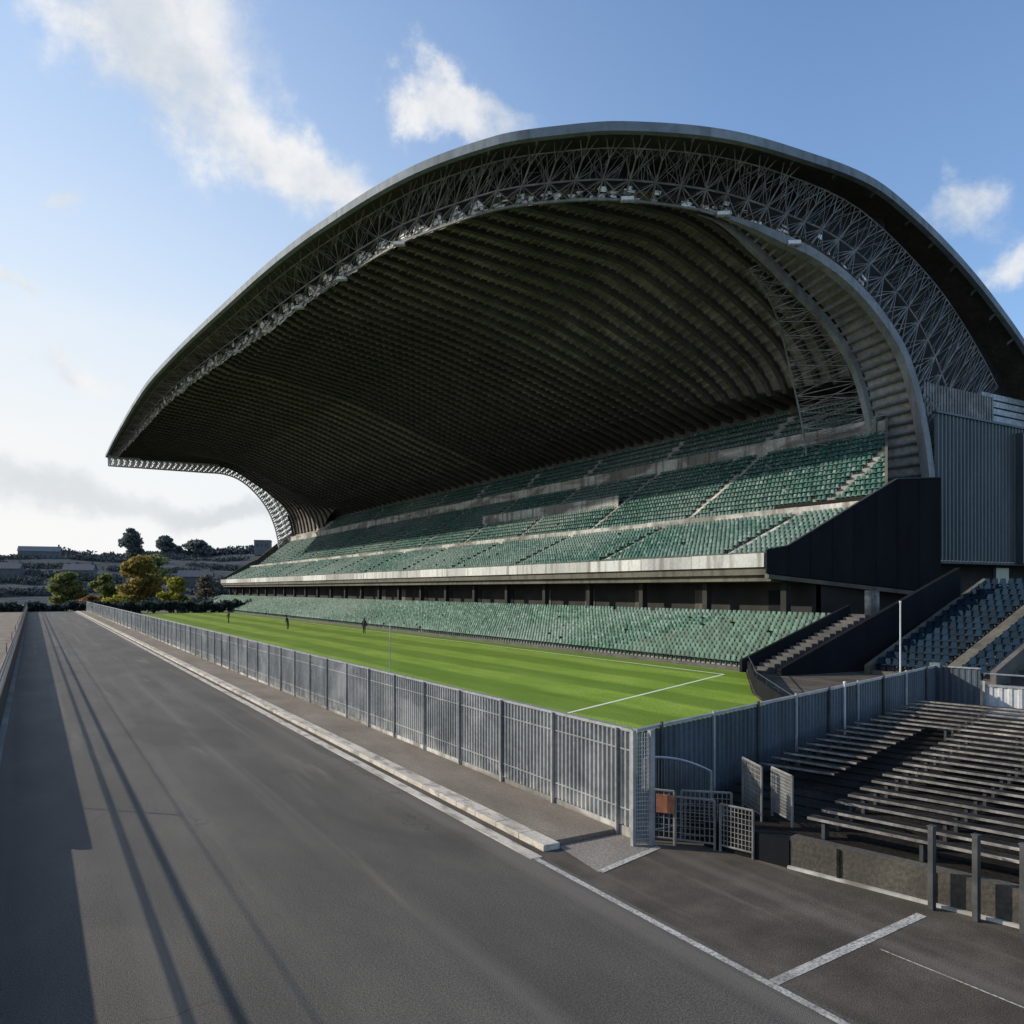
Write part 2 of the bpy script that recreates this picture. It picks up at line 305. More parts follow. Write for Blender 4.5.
cum = ssum([blob(*b) for b in [
    (4.2, 34.6, 5.0, 4.2, -25), (8.2, 31.4, 4.4, 3.8, -40), (13.6, 27, 4.2, 2.9, -15), (18.4, 26.2, 3.0, 1.7, -10), (-3, 36.5, 2.5, 1.2, 0),
    (24.4, 31.0, 2.4, 1.6, -25), (28.4, 29.9, 3.2, 1.3, -8),
    (59.5, 22.5, 2.8, 1.6, 10), (62.5, 19.4, 2.2, 1.4, 10), (2, 23.3, 1.9, 1.2, 0), (2.5, 14, 3.6, 1.3, 0), (-1, 18, 2.2, .8, 10),
    (-60, 30, 16, 8, 0), (120, 35, 22, 9, 0), (190, 30, 25, 10, 0), (250, 40, 20, 10, 0), (80, 55, 14, 8, 0)]])  # big clouds out of view, added to whiten the ambient light
cn = wnoise(9, 8, .62)
dens = math_n(N, L, 'ADD', cum, math_n(N, L, 'MULTIPLY', math_n(N, L, 'SUBTRACT', cn.outputs[0], .5), 1.3))
cn2 = wnoise(26, 8, .66)
dens = math_n(N, L, 'ADD', dens, math_n(N, L, 'MULTIPLY', math_n(N, L, 'SUBTRACT', cn2.outputs[0], .5), 1.1))
def ss(x, lo, hi, a=0, b=1):
    m = N.new("ShaderNodeMapRange"); m.interpolation_type = 'SMOOTHSTEP'; m.inputs[1].default_value = lo; m.inputs[2].default_value = hi; m.inputs[3].default_value = a; m.inputs[4].default_value = b
    L.new(x, m.inputs[0]); return m.outputs[0]
dens = math_n(N, L, 'MULTIPLY', ss(dens, .28, 1.3), ss(cum, .04, .5, 0, .93))
# low bank of thin white cloud along the horizon, with grey streaks
sz = N.new("ShaderNodeSeparateXYZ"); L.new(nrm.outputs[0], sz.inputs[0])
bank = ss(math_n(N, L, 'ADD', sz.outputs[2], math_n(N, L, 'MULTIPLY', math_n(N, L, 'SUBTRACT', wnoise(4, 6, .55, (1, 1, 3)).outputs[0], .5), .26)), .34, .03, 0, .92)
haze = ss(sz.outputs[2], 1.05, -.1, 0, 1.0)
sdv = N.new("ShaderNodeVectorMath"); sdv.operation = 'DOT_PRODUCT'; L.new(nrm.outputs[0], sdv.inputs[0]); sdv.inputs[1].default_value = Vector((SUN.x, SUN.y, 0)).normalized()
toward = ss(sdv.outputs["Value"], -.15, .8)
grey = ssum([blob(*b) for b in [(2, 6.6, 9, 1.7, -4), (12, 6.0, 4, 1.2, 0), (-25, 8, 14, 2, 0)]])
grey = ss(math_n(N, L, 'ADD', grey, math_n(N, L, 'MULTIPLY', math_n(N, L, 'SUBTRACT', cn.outputs[0], .5), .7)), .25, 1.2, 0, .6)
K = 1 / .128
def rgbK(c): return tuple(x * K for x in c)
hfac = math_n(N, L, 'MULTIPLY', haze, math_n(N, L, 'ADD', math_n(N, L, 'MULTIPLY', toward, .92), .2))
tint = N.new("ShaderNodeVectorMath"); tint.operation = 'MULTIPLY'; L.new(sky.outputs[0], tint.inputs[0]); tint.inputs[1].default_value = (.98, 1.33, 1.66)
c0 = mixc(N, L, hfac, tint.outputs[0], rgbK((.74, .83, .9)))
bfac = math_n(N, L, 'MULTIPLY', bank, math_n(N, L, 'ADD', math_n(N, L, 'MULTIPLY', toward, .8), .25))
c1 = mixc(N, L, bfac, c0, rgbK((.9, .92, .93)))
glow = math_n(N, L, 'MULTIPLY', math_n(N, L, 'MULTIPLY', toward, toward), ss(sz.outputs[2], .5, .0, 0, .75))
c1 = mixc(N, L, glow, c1, rgbK((.98, .97, .95)))
c2 = mixc(N, L, grey, c1, rgbK((.58, .63, .68)))
shade = ss(cn.outputs[0], .35, .65)
cc = mixc(N, L, shade, rgbK((.66, .71, .77)), rgbK((.92, .92, .92)))
c3 = mixc(N, L, dens, c2, cc)
L.new(c3, bg.inputs[0]); L.new(bg.outputs[0], out.inputs[0])

# ------------------------------------------------------------------ ground, road, pitch
m = MB(); m.quad((-3000, -400, -.02), (3000, -400, -.02), (3000, 5000, -.02), (-3000, 5000, -.02)); tag(m.build("ground", M['verge']), kind="structure")
m = MB(); m.quad((-1.2, -40, 0), (8.15, -40, 0), (8.15, 203, 0), (-1.2, 203, 0)); tag(m.build("road", M['asphalt']), kind="structure")
m = MB(); m.quad((8.15, -40, 0), (60, -40, 0), (60, 12.9, 0), (8.15, 12.9, 0)); m.quad((10.4, 12.9, 0), (60, 12.9, 0), (60, 40, 0), (10.4, 40, 0))
tag(m.build("forecourt", M['apron']), kind="structure")
m = MB(); m.box(8.72, 12.95, -.05, 10.25, 203, .1); tag(m.build("pavement", M['walk']), kind="structure")
m = MB(); m.quad((8.55, 11.3, .006), (10.3, 11.9, .006), (10.3, 12.9, .006), (8.75, 12.9, .006)); tag(m.build("pavement_ramp", M['gravel']), kind="structure")
m = MB(); y = 12.75
while y < 203:
    m.box(8.34, y + .006, -.05, 8.715, min(203, y + .914), .115); y += .92
tag(m.build("kerb", M['kerb'], bevel=.012), kind="structure")
m = MB(); m.box(7.9, 12.5, -.05, 8.148, 203, .012); tag(m.build("kerb_edging", M['kerb']), kind="structure")
m = MB(); m.quad((8.15, 12.75, .004), (8.335, 12.75, .004), (8.335, 203, .004), (8.15, 203, .004)); tag(m.build("gutter", M['apron']), kind="structure")
m = MB(); m.quad((7.94, -30, .005), (8.06, -30, .005), (8.06, 12.5, .005), (7.94, 12.5, .005))
m.quad((8.07, 6.93, .005), (11.7, 7.22, .005), (11.7, 7.38, .005), (8.07, 7.09, .005))
m.quad((8.6, 11.25, .009), (10.4, 11.75, .009), (10.4, 11.9, .009), (8.6, 11.4, .009))
m.quad((10.07, 6.9, .005), (10.2, 3.0, .005), (10.23, 3.0, .005), (10.1, 6.9, .005))
tag(m.build("road_marking", M['paint']), kind="structure")
m = MB(); m.quad((-60, -40, .0), (-1.6, -40, .0), (-1.6, 203, .0), (-60, 203, .0)); tag(m.build("yard", M['walk']), kind="structure")
# pitch
m = MB(); m.add([(10.45, 12.75, .02), (19.5, 15.0, .02), (24.3, 20.5, .02), (29.5, 26.9, .02), (36.6, 33.9, .02), (36.6, 176, .02), (10.45, 176, .02)], [(0, 1, 2, 3, 4, 5, 6)])
tag(m.build("field", M['grass']), kind="structure")
m = MB()
def gline(p, q, wd_, z=.026): 
    p = Vector(p); q = Vector(q); t = (q - p).normalized(); n = Vector((-t.y, t.x)) * wd_ / 2
    m.quad((*(p - n), z), (*(q - n), z), (*(q + n), z), (*(p + n), z))
gline((34.6, 33.8), (34.6, 172), .16); gline((19.3, 26.8), (34.6, 33.7), .16); gline((19.3, 26.8), (12.3, 23.6), .14)

tag(m.build("field_marking", M['pitchpaint']), kind="structure")

# ------------------------------------------------------------------ grandstand
FAR = 228.0
GS = tag(empty("grandstand", (44, 38.9, 0)), "huge concrete grandstand under a sweeping dark arched roof beside the green pitch", "grandstand")
# lower tier
def nl(a): return 34.2 - .2 * (a - 36.5)
def nu(a): return 38.9 - .5 * (a - 44) if a < 54.3 else a / 1.485
LR = [(36.8 + .56 * i, .2 + .21 * i) for i in range(14)]      # (front edge, tread height)
m = MB()
for i, (a, z) in enumerate(LR):
    b = LR[i + 1][0] if i < 13 else 44.6
    zp = LR[i - 1][1] if i else 0
    m.quad((a, nl(a), zp), (a, FAR, zp), (a, FAR, z), (a, nl(a), z)); m.quad((a, nl(a), z), (a, FAR, z), (b, FAR, z), (b, nl(b), z))
lower = m.build("lower_tier", M['concrete'], GS)
m = MB(); m.box(36.66, 34.4, 0, 36.78, FAR, .26); m.build("pitch_wall", M['dconcrete'], lower)
UR = [(44.3 + .65 * i, 7.0 + .33 * i) for i in range(12)] + [(53.4 + .6 * i, 11.3 + .49 * i) for i in range(15)] + [(62.2, 19.4), (62.9, 20.1), (63.6, 20.8), (64.3, 21.5), (65.0, 22.2)]
m = MB()
for i, (a, z) in enumerate(UR):
    b = UR[i + 1][0] if i + 1 < len(UR) else 66.6
    zp = UR[i - 1][1] if i else 6.3
    m.quad((a, nu(a), zp), (a, FAR, zp), (a, FAR, z), (a, nu(a), z)); m.quad((a, nu(a), z), (a, FAR, z), (b, FAR, z), (b, nu(b), z))
upper = m.build("upper_tier", M['concrete'], GS)
m = MB()
SA = [54.3, 57, 60, 62.2, 66.6]
m.strip([(a, nu(a) - .03, 4) for a in SA], [(a, nu(a) - .03, interp(a, [53.4, 61.8, 66], [11.7, 18.6, 22.6]) + .35) for a in SA])
m.strip([(a, nu(a) - .03, interp(a, [53.4, 61.8, 66], [11.7, 18.6, 22.6]) + .35) for a in SA], [(a, nu(a) + .2, interp(a, [53.4, 61.8, 66], [11.7, 18.6, 22.6]) + .35) for a in SA])
m.build("tier_side", M['dconcrete'], upper)
# seat rows
AISL = [44 + 15.5 * i for i in range(13)]
def in_aisle(d, a): return any(abs(d - (x - .25 * (a - 44))) < .5 for x in AISL)
seats_lo, seats_up = [], []
for i, (a, z) in enumerate(LR[:-1]):
    d = nl(a) + .5
    while d < FAR - .5:
        if random.random() > .006: seats_lo.append((a + .3, d, z))
        d += .45
for i, (a, z) in enumerate(UR):
    if i in (11, 26): continue
    d = nu(a) + .6
    while d < FAR - .5:
        if a > 62 and d > 196: break
        if not in_aisle(d, a) and random.random() > .004: seats_up.append((a + .36, d, z))
        d += .46
# one seat facing -X (towards the pitch)
SV = [(-.2, -.22, .40), (-.2, .22, .40), (.16, .22, .36), (.16, -.22, .36), (-.2, -.22, .45), (-.2, .22, .45), (.14, .22, .41), (.14, -.22, .41),
      (.14, -.22, .34), (.2, -.22, .34), (.2, .22, .34), (.14, .22, .34), (.22, -.2, .62), (.27, -.2, .62), (.27, .2, .62), (.22, .2, .62),
      (.26, -.15, .82), (.3, -.15, .82), (.3, .15, .82), (.26, .15, .82), (-.02, -.04, 0), (.1, -.04, 0), (.1, .04, 0), (-.02, .04, 0), (-.02, -.04, .37), (.1, -.04, .37), (.1, .04, .37), (-.02, .04, .37)]
SV = [(x * .86, y * .92, z * .9) for x, y, z in SV]
SF = [(3, 2, 1, 0), (4, 7, 6, 5)[::-1], (0, 1, 5, 4), (2, 3, 7, 6), (1, 2, 6, 5), (3, 0, 4, 7),
      (8, 12, 15, 11), (9, 10, 14, 13), (8, 9, 13, 12), (10, 11, 15, 14), (12, 16, 19, 15), (13, 14, 18, 17), (12, 13, 17, 16), (14, 15, 19, 18), (16, 17, 18, 19),
      (20, 21, 25, 24), (21, 22, 26, 25), (22, 23, 27, 26), (23, 20, 24, 27)]
def seat_mesh(name, mat, b=1.0):
    me = bpy.data.meshes.new(name); me.from_pydata(SV, [], SF); me.update(); me.materials.append(mat); return me
def seat_mass(name, pts, mat, parent=None):
    P = np.array(pts); n = len(P); V = np.array(SV); k = len(V)
    rz = np.random.normal(0, .05, n); c, s = np.cos(rz)[:, None], np.sin(rz)[:, None]
    X = V[None, :, 0] * c - V[None, :, 1] * s + P[:, 0:1]; Y = V[None, :, 0] * s + V[None, :, 1] * c + P[:, 1:2]; Z = V[None, :, 2] + P[:, 2:3]
    co = np.stack([X, Y, Z], -1).reshape(-1, 3)
    idx = (np.array(SF)[None] + (np.arange(n) * k)[:, None, None]).reshape(-1, 4)
    me = bpy.data.meshes.new(name); me.vertices.add(len(co)); me.vertices.foreach_set("co", co.ravel())
    me.loops.add(idx.size); me.loops.foreach_set("vertex_index", idx.ravel().astype(np.int32))
    me.polygons.add(len(idx)); me.polygons.foreach_set("loop_start", (np.arange(len(idx)) * 4).astype(np.int32)); me.polygons.foreach_set("loop_total", np.full(len(idx), 4, np.int32))
    me.update(calc_edges=True); me.materials.append(mat); o = bpy.data.objects.new(name, me); col.objects.link(o); return o
def near(p): return Vector((p[0], p[1], p[2] - 5)).length
allg = sorted([(near(p), 'l', p) for p in seats_lo] + [(near(p), 'u', p) for p in seats_up])
first, rest = allg[:296], allg[296:]
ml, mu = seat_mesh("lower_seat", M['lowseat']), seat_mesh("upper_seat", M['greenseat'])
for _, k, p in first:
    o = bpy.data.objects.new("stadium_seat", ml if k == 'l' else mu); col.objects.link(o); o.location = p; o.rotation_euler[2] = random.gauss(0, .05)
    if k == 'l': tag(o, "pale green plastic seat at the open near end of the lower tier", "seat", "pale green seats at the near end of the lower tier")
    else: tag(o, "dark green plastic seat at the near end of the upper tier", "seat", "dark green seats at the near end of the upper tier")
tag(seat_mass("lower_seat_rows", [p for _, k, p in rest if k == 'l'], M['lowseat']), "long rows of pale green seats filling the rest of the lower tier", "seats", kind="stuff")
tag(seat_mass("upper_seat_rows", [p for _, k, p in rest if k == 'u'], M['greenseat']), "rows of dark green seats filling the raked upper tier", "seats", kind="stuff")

# fascia boards on the front of the upper tier
i = 0; y = 39.0
while y < FAR:
    y2 = min(FAR, y + random.choice((5.6, 6.0, 7.2)) if y < 120 else y + 14)
    m = MB(); m.box(43.92, y + .02, 6.55, 44.12, y2 - .02, 7.5 + random.uniform(-.03, .03)); m.build("fascia_board", M['facade'], upper); y = y2
m = MB(); m.box(44.14, 38.9, 6.0, 44.5, FAR, 7.02); m.box(44.12, 38.9, 7.54, 44.26, FAR, 7.62); m.build("front_beam", M['olive'], upper)
m = MB(); m.hexa([(44.5, 38.9, 5.55), (55.4, 33.4, 5.2), (56, FAR, 5.2), (44.5, FAR, 5.55), (44.5, 38.9, 6.28), (55.4, 33.4, 6.28), (56, FAR, 6.28), (44.5, FAR, 6.28)]); m.build("floor_slab", M['olive'], upper)
# gangway parapets
def parapet(a, z0, z1, d0, d1, mat=M['pale'], w_=.14, seg=6):
    m = MB(); d = d0
    while d < d1:
        e = min(d1, d + seg)
        m.box(a, d + .015, z0, a + w_, e - .015, z1 + random.uniform(-.04, .04)); d = e
    return m
parapet(51.6, 10.6, 11.45, 36.5, FAR).build("gangway_parapet", M['pale'], upper)
parapet(62.0, 17.9, 19.6, 42.8, FAR).build("rear_parapet", M['pale'], upper)
parapet(57.2, 14.2, 15.7, 72, 104).build("sun_strip_parapet", M['pale'], upper)  # pale wall added to stand in for a sunlit strip across the seats
m = MB(); m.box(53.0, 36, 11.2, 53.5, 46, 11.9); m.build("press_bench", M['timber'], upper)
# handrails: aisles
for x in AISL[:8]:
    m = MB()
    for (a0, z0), (a1, z1) in (((44.6, 7.1), (51.4, 10.6)), ((53.7, 11.4), (61.2, 17.5))):
        y0, y1 = x - .25 * (a0 - 44), x - .25 * (a1 - 44)
        if y1 < nu(a1) + .5 : continue
        m.slopebox((a0, y0, z0 + .16), (a1, y1, z1 + .16), .7, .1)
    if m.v: m.build("aisle_steps", M['pale'], upper)
# near end wall (black), its coping, far end wall
P0, P1 = Vector((43.95, 38.9)), Vector((55.4, 33.3))
t = (P1 - P0).normalized(); nn = Vector((t.y, -t.x)) * .25
prof = [(0, 7.75), (.12, 8.0), (.745, 12.75), (1, 12.9)]
m = MB(); A0, A1, B0, B1 = [], [], [], []
for s_, z in prof:
    p = P0.lerp(P1, s_); q = p + nn; zb = lerp(6.1, 4.7, s_)
    A0.append((*q, zb)); A1.append((*q, z)); B0.append((*p, zb)); B1.append((*p, z))
m.strip(A0, A1); m.strip(B1, B0); m.strip(A1, B1); m.strip(B0, A0)
m.quad(A0[0], A1[0], B1[0], B0[0]); m.quad(A0[-1], B0[-1], B1[-1], A1[-1])
ew = m.build("end_wall", M['black'], upper)
m = MB()
for k in range(1, 8):
    s_ = k / 8; p = P0.lerp(P1, s_) + nn * 1.06; zt = interp(s_, [q[0] for q in prof], [q[1] for q in prof]); zb = lerp(6.1, 4.7, s_)
    m.box(p.x - .03, p.y - .03, zb, p.x + .03, p.y + .03, zt)
m.build("panel_joint", M['black'], ew)
m = MB()
for (s0, z0), (s1, z1) in zip(prof, prof[1:]): p, q = P0.lerp(P1, s0) + nn * .5, P0.lerp(P1, s1) + nn * .5; m.slopebox((*p, z0 + .07), (*q, z1 + .07), .36, .06)
m.build("coping", M['post'], ew)
m = MB(); m.slopebox((*(P0 + nn * .9), 6.02), (*(P1 + nn * .9), 4.62), .7, .28); m.build("end_ledge", M['olive'], upper)
m = MB(); m.hexa([(55.3, 33.45, .2), (63.9, 38.7, .2), (63.9, 39.1, .2), (55.3, 33.85, .2), (55.3, 33.45, 12.8), (63.9, 38.7, 12.8), (63.9, 39.1, 12.8), (55.3, 33.85, 12.8)]); m.build("return_wall", M['black'], upper)
m = MB()
fp = [(43.9, 7.6), (51.4, 12.2), (53.6, 13.2), (62.4, 20.6)]
m.strip([(a, FAR + .1, 5) for a, z in fp], [(a, FAR + .1, z) for a, z in fp]); m.strip([(a, FAR + .5, z) for a, z in fp], [(a, FAR + .5, 5) for a, z in fp]); m.strip([(a, FAR + .1, z) for a, z in fp], [(a, FAR + .5, z) for a, z in fp])
m.build("far_end_wall", M['dconcrete'], upper)
# concourse between the tiers
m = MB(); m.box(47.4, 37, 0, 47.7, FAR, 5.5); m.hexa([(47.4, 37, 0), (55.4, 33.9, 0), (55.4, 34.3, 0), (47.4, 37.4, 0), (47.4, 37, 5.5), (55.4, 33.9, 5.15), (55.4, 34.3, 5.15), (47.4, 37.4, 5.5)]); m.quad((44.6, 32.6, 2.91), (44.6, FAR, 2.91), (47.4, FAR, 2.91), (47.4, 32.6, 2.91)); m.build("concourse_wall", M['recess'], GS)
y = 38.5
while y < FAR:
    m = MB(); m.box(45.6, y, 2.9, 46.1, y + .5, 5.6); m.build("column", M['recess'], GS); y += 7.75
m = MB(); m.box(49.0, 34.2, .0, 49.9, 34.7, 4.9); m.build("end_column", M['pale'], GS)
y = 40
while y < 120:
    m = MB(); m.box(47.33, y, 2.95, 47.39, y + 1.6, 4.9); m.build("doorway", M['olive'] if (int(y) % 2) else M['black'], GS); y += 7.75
# rear wall
m = MB(); m.quad((66.6, 43.5, 8), (66.6, FAR, 8), (66.6, FAR, 29), (66.6, 43.5, 29)); m.build("rear_wall", M['deck'], GS)

# lower tier near end: parapet, stair, tall side wall
m = MB(); m.hexa([(36.4, 34.0, 0), (44.4, 32.45, 0), (44.4, 32.65, 0), (36.4, 34.2, 0), (36.4, 34.0, .75), (44.4, 32.45, 4.0), (44.4, 32.65, 4.0), (36.4, 34.2, .75)]); m.build("side_wall", M['black'], lower)
m = MB()
for k in range(18):
    a = 36.6 + .44 * k; d1 = nl(a) - .35; m.box(a, d1 - 1.15, 0, a + .43, d1, .1 + .19 * (k + .5))
m.build("side_stairs", M['dconcrete'], lower)
m = MB(); m.hexa([(36.9, 31.5, 0), (52, 29.8, 0), (52, 30.1, 0), (36.9, 31.8, 0), (36.9, 31.5, .4), (52, 29.8, 6.4), (52, 30.1, 6.4), (36.9, 31.8, .4)]); m.build("flank_wall", M['black'], lower)

PB = tag(empty("pitchside_barrier", (30, 27, 0)), "low black barrier curving round the near right corner of the pitch", "barrier")
m = MB(); pb = [(19.7, 15.05), (24.5, 20.4), (29.7, 26.8), (36.3, 33.4)]
for p, q in zip(pb, pb[1:]): m.obox(p, q, .12, 0, .75)
m.build("boarding", M['black'], PB)
m = MB(); m.path([(x, y, 1.0) for x, y in pb], .025, 5)
for p, q in zip(pb, pb[1:]):
    for k in range(3): c = Vector(p).lerp(Vector(q), k / 3); m.tube((*c, .7), (*c, 1.0), .02, 5)
m.build("hand_rail", M['post'], PB)

# ------------------------------------------------------------------ roof
OUT = [(16.4, 229.5, 39.3), (16.2, 199.4, 39.3), (16.6, 148.5, 39.3), (18.1, 123, 39.3), (20.4, 98.1, 39.3), (22, 83.5, 39.3), (23.7, 73.2, 39.3), (26.7, 60.9, 39.3), (30.5, 53.1, 39.3), (33.9, 49.5, 39.3),
       (37.5, 46.7, 39.3), (44.5, 43.7, 39.3), (52, 42.6, 39.3), (60.2, 42.3, 39.2), (66, 42, 37.5), (72.6, 42, 35.1), (78.4, 42, 32.3), (84.4, 42, 28.7), (90, 42, 24), (96, 42, 17)]
INN = [(18.3, 222, 38.1), (18.6, 207, 38), (20.6, 144.3, 37.6), (24.5, 100.8, 36.7), (26.2, 80.9, 36.2), (28, 66.5, 35.8), (29.8, 60.7, 35.6), (32.3, 55.3, 35.5), (37.8, 50.3, 35.5), (41.5, 48.7, 35.5), (46, 47.3, 35.4),
       (48.6, 45.8, 34.6), (52.2, 44, 33), (54.5, 43.1, 32), (57.5, 42, 30), (60.5, 41.3, 27.4), (62.5, 40.5, 24), (63.6, 39.7, 18.3), (64, 39.2, 12.6)]
PROF = [(16, 35.5), (43, 35.5), (46, 35.4), (48.6, 34.7), (52.2, 33.1), (54.5, 32.0), (57.5, 30), (60.5, 27.4), (62.5, 24), (63.6, 18.3), (64, 13)]
def catmull(P, per):
    P = [Vector(p) for p in P]; out = []
    for i in range(len(P) - 1):
        p0, p1, p2, p3 = P[max(0, i - 1)], P[i], P[i + 1], P[min(len(P) - 1, i + 2)]
        # centripetal-ish: use finite tangents scaled by segment length
        l = (p2 - p1).length
        m1 = (p2 - p0).normalized() * l; m2 = (p3 - p1).normalized() * l
        for k in range(per):
            t = k / per; t2, t3 = t * t, t * t * t
            out.append(p1 * (2 * t3 - 3 * t2 + 1) + m1 * (t3 - 2 * t2 + t) + p2 * (-2 * t3 + 3 * t2) + m2 * (t3 - t2))
    out.append(P[-1]); return out
outer = catmull(OUT, 8); inner = catmull(INN, 8); prof = catmull([(a, 0, z) for a, z in PROF], 6); prof = [(p.x, p.z) for p in prof]
ia = [p.x for p in inner]; idd = [p.y for p in inner]
oa = np.array([p.x for p in outer]); 
def dnear(a): return interp(a, ia, idd)
def zlift(d): return interp(d, [55, 66, 81, 101, 144, 207], [0, .3, .7, 1.2, 2.1, 2.5])
def zs(a, d): 
    z = interp(a, [p[0] for p in prof], [p[1] for p in prof])
    zi = interp(a, [p[0] for p in INTR], [p[1] for p in INTR]); w_ = sst((d - dnear(a)) / 32) * (1 - sst((d - 190) / 28))
    z = max(z, 23.0) if d < 100 else (max(z, 22.5) if a > 64 else z)
    z = lerp(z, zi, w_); return z + zlift(d) * max(0, min(1, (z - 14) / 21)) * (1 - sst((a - 40) / 18))
RF = 227.0
INTR = [(16, 35.6), (20, 35.4), (30, 34.0), (40, 31.9), (50, 29.2), (58, 26.5), (67, 22.9)]
def sst(x): x = max(0, min(1, x)); return x * x * (3 - 2 * x)
# roof shell (outer skin)
m = MB(); oin = [p for p in outer if p.x > 16.15]
rows = []
for p in outer: rows.append([(p.x + .02, lerp(p.y + .2, 229.3, t ** 1.5), p.z - .05) for t in [k / 14 for k in range(15)]])
for a_, b_ in zip(rows, rows[1:]): m.strip(a_, b_)
roof = m.build("roof", M['deck'], GS)
def ribbon(pts, h, th, lift=.12):
    m = MB(); n = len(pts); A, B, C, D = [], [], [], []
    for i, p in enumerate(pts):
        t = (pts[min(n - 1, i + 1)] - pts[max(0, i - 1)]); t.z = 0; t = t.normalized() if t.length > 1e-6 else Vector((0, -1, 0))
        nn = Vector((t.y, -t.x, 0)) * th
        A.append(p + Vector((0, 0, lift))); B.append(p + Vector((0, 0, lift - h))); C.append(p - nn + Vector((0, 0, lift))); D.append(p - nn + Vector((0, 0, lift - h)))
    m.strip(A, B); m.strip(B, D); m.strip(D, C); m.strip(C, A); return m
ribbon(outer, .7, -.5).build("roof_edge", M['fascia'], roof, smooth=False)
farout = [Vector((16.4, 229.6, 39.3)), Vector((40, 229.6, 39.3)), Vector((46, 229.6, 39.2)), Vector((52, 229.6, 37.6)), Vector((57, 229.6, 33.5)), Vector((60.5, 229.6, 28)), Vector((62.6, 229.6, 21)), Vector((63.2, 229.6, 14))]
farout = catmull(farout, 4)
# soffit sheet
m = MB(); cols = []
AS = [18.35 + .0, 18.6, 19, 19.6, 20.3, 21.2, 22.3, 23.5, 24.7, 25.8, 27, 28.5, 30, 32, 34.5, 37, 40, 43] + [p[0] for p in prof if p[0] > 43.2] + [65, 66.2, 67]
for a in AS:
    d0 = dnear(a) if a < 63.9 else 45; cols.append([(a, lerp(d0, RF, (k / 40) ** 1.4), 0) for k in range(41)])
cols = [[(x, y, zs(x, y) + .9) for x, y, _ in c] for c in cols]
for c, e in zip(cols, cols[1:]): m.strip(c, e)
m.build("soffit", M['soffit'], roof, smooth=True)
# beams across the soffit (skewed, front to back) and purlins along it
SK = -.15
dense = [16.3 + .75 * k for k in range(63)] + [63.3, 64, 65, 66, 66.8]
for k in range(80):
    s = 44.5 + 1.9 * k if k < 40 else 44.5 + 1.9 * 40 + (k - 40) * 2.9
    pts = [(a, s + SK * (a - 18)) for a in dense]
    pts = [(a, d) for a, d in pts if d > (dnear(a) + .05 + 3.9 * sst((a - 44) / 6) if a < 63.5 else 46) and d < RF and a > 18.3]
    if len(pts) < 3: continue
    m = MB(); w2 = .26
    T1 = [(a, d - w2, zs(a, d) + .95) for a, d in pts]; T2 = [(a, d + w2, zs(a, d) + .95) for a, d in pts]
    B1 = [(a - .25 * max(0, (a - 52) / 12), d - w2, zs(a, d) + .42) for a, d in pts]; B2 = [(a - .25 * max(0, (a - 52) / 12), d + w2, zs(a, d) + .42) for a, d in pts]
    m.strip(T1, B1); m.strip(B1, B2); m.strip(B2, T2); m.build("roof_beam", M['rib'], roof)
ap = 19.5; k = 0
for j in range(54):
    a = 19.5 + .8 * j
    if a > 62.6: break
    d0 = dnear(a); m = MB(); ds = [lerp(d0 + .3, RF - .3, (q / 30) ** 1.5) for q in range(31)]
    m.strip([(a - .09, d, zs(a - .09, d) + .9) for d in ds], [(a - .09, d, zs(a - .09, d) + .75) for d in ds])
    m.strip([(a + .09, d, zs(a + .09, d) + .75) for d in ds], [(a + .09, d, zs(a + .09, d) + .9) for d in ds])
    m.strip([(a - .09, d, zs(a - .09, d) + .75) for d in ds], [(a + .09, d, zs(a + .09, d) + .75) for d in ds]); m.build("purlin", M['soffit'], roof)
# dark lining behind the edge truss: from the soffit edge up to the shell
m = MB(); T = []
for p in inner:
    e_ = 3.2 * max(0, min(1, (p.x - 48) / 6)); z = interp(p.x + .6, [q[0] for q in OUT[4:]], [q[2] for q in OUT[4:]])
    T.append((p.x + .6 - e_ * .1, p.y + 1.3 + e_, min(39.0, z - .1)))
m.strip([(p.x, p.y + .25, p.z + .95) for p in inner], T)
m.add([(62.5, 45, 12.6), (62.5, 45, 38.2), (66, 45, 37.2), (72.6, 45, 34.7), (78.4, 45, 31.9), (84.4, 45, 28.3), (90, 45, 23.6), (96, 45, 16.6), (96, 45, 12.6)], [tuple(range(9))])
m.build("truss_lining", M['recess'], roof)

# edge truss
def arc(P):
    s = [0]
    for a, b in zip(P, P[1:]): s.append(s[-1] + (b - a).length)
    return s
def sub_path(P, lo, hi, n):
    """n+1 points of the polyline between vertex indices"""
    Q = P[lo:hi + 1]; s = arc(Q); out = []
    for k in range(n + 1):
        t = s[-1] * k / n; i = 0
        while i < len(s) - 2 and s[i + 1] < t: i += 1
        u = (t - s[i]) / max(1e-9, s[i + 1] - s[i]); out.append(Q[i].lerp(Q[i + 1], u))
    return out
marks = [(0, 0, 0), (7, 5, 42), (11, 10, 13), (14, 14, 9), (17, 18, 11)]      # (outer knot, inner knot, bays up to here)
NO, NI = [], []
for (o0, i0, _), (o1, i1, nb) in zip(marks, marks[1:]):
    a_, b_ = sub_path(outer, o0 * 8, min(len(outer) - 1, o1 * 8), nb), sub_path(inner, i0 * 8, min(len(inner) - 1, i1 * 8), nb)
    NO += a_[:-1] if o1 != 17 else a_; NI += b_[:-1] if o1 != 17 else b_
NO = [p + Vector((.5, .9, -.25)) for p in NO]
n = len(NO)
def up(p, q, h): return p.lerp(q, h)
NJ = [up(p, q, .33) for p, q in zip(NI, NO)]
NL = [p.lerp(q, lerp(.84, .74, sst((p.x - 48) / 12))) for p, q in zip(NI, NO)]          # upper chord of the bottom box
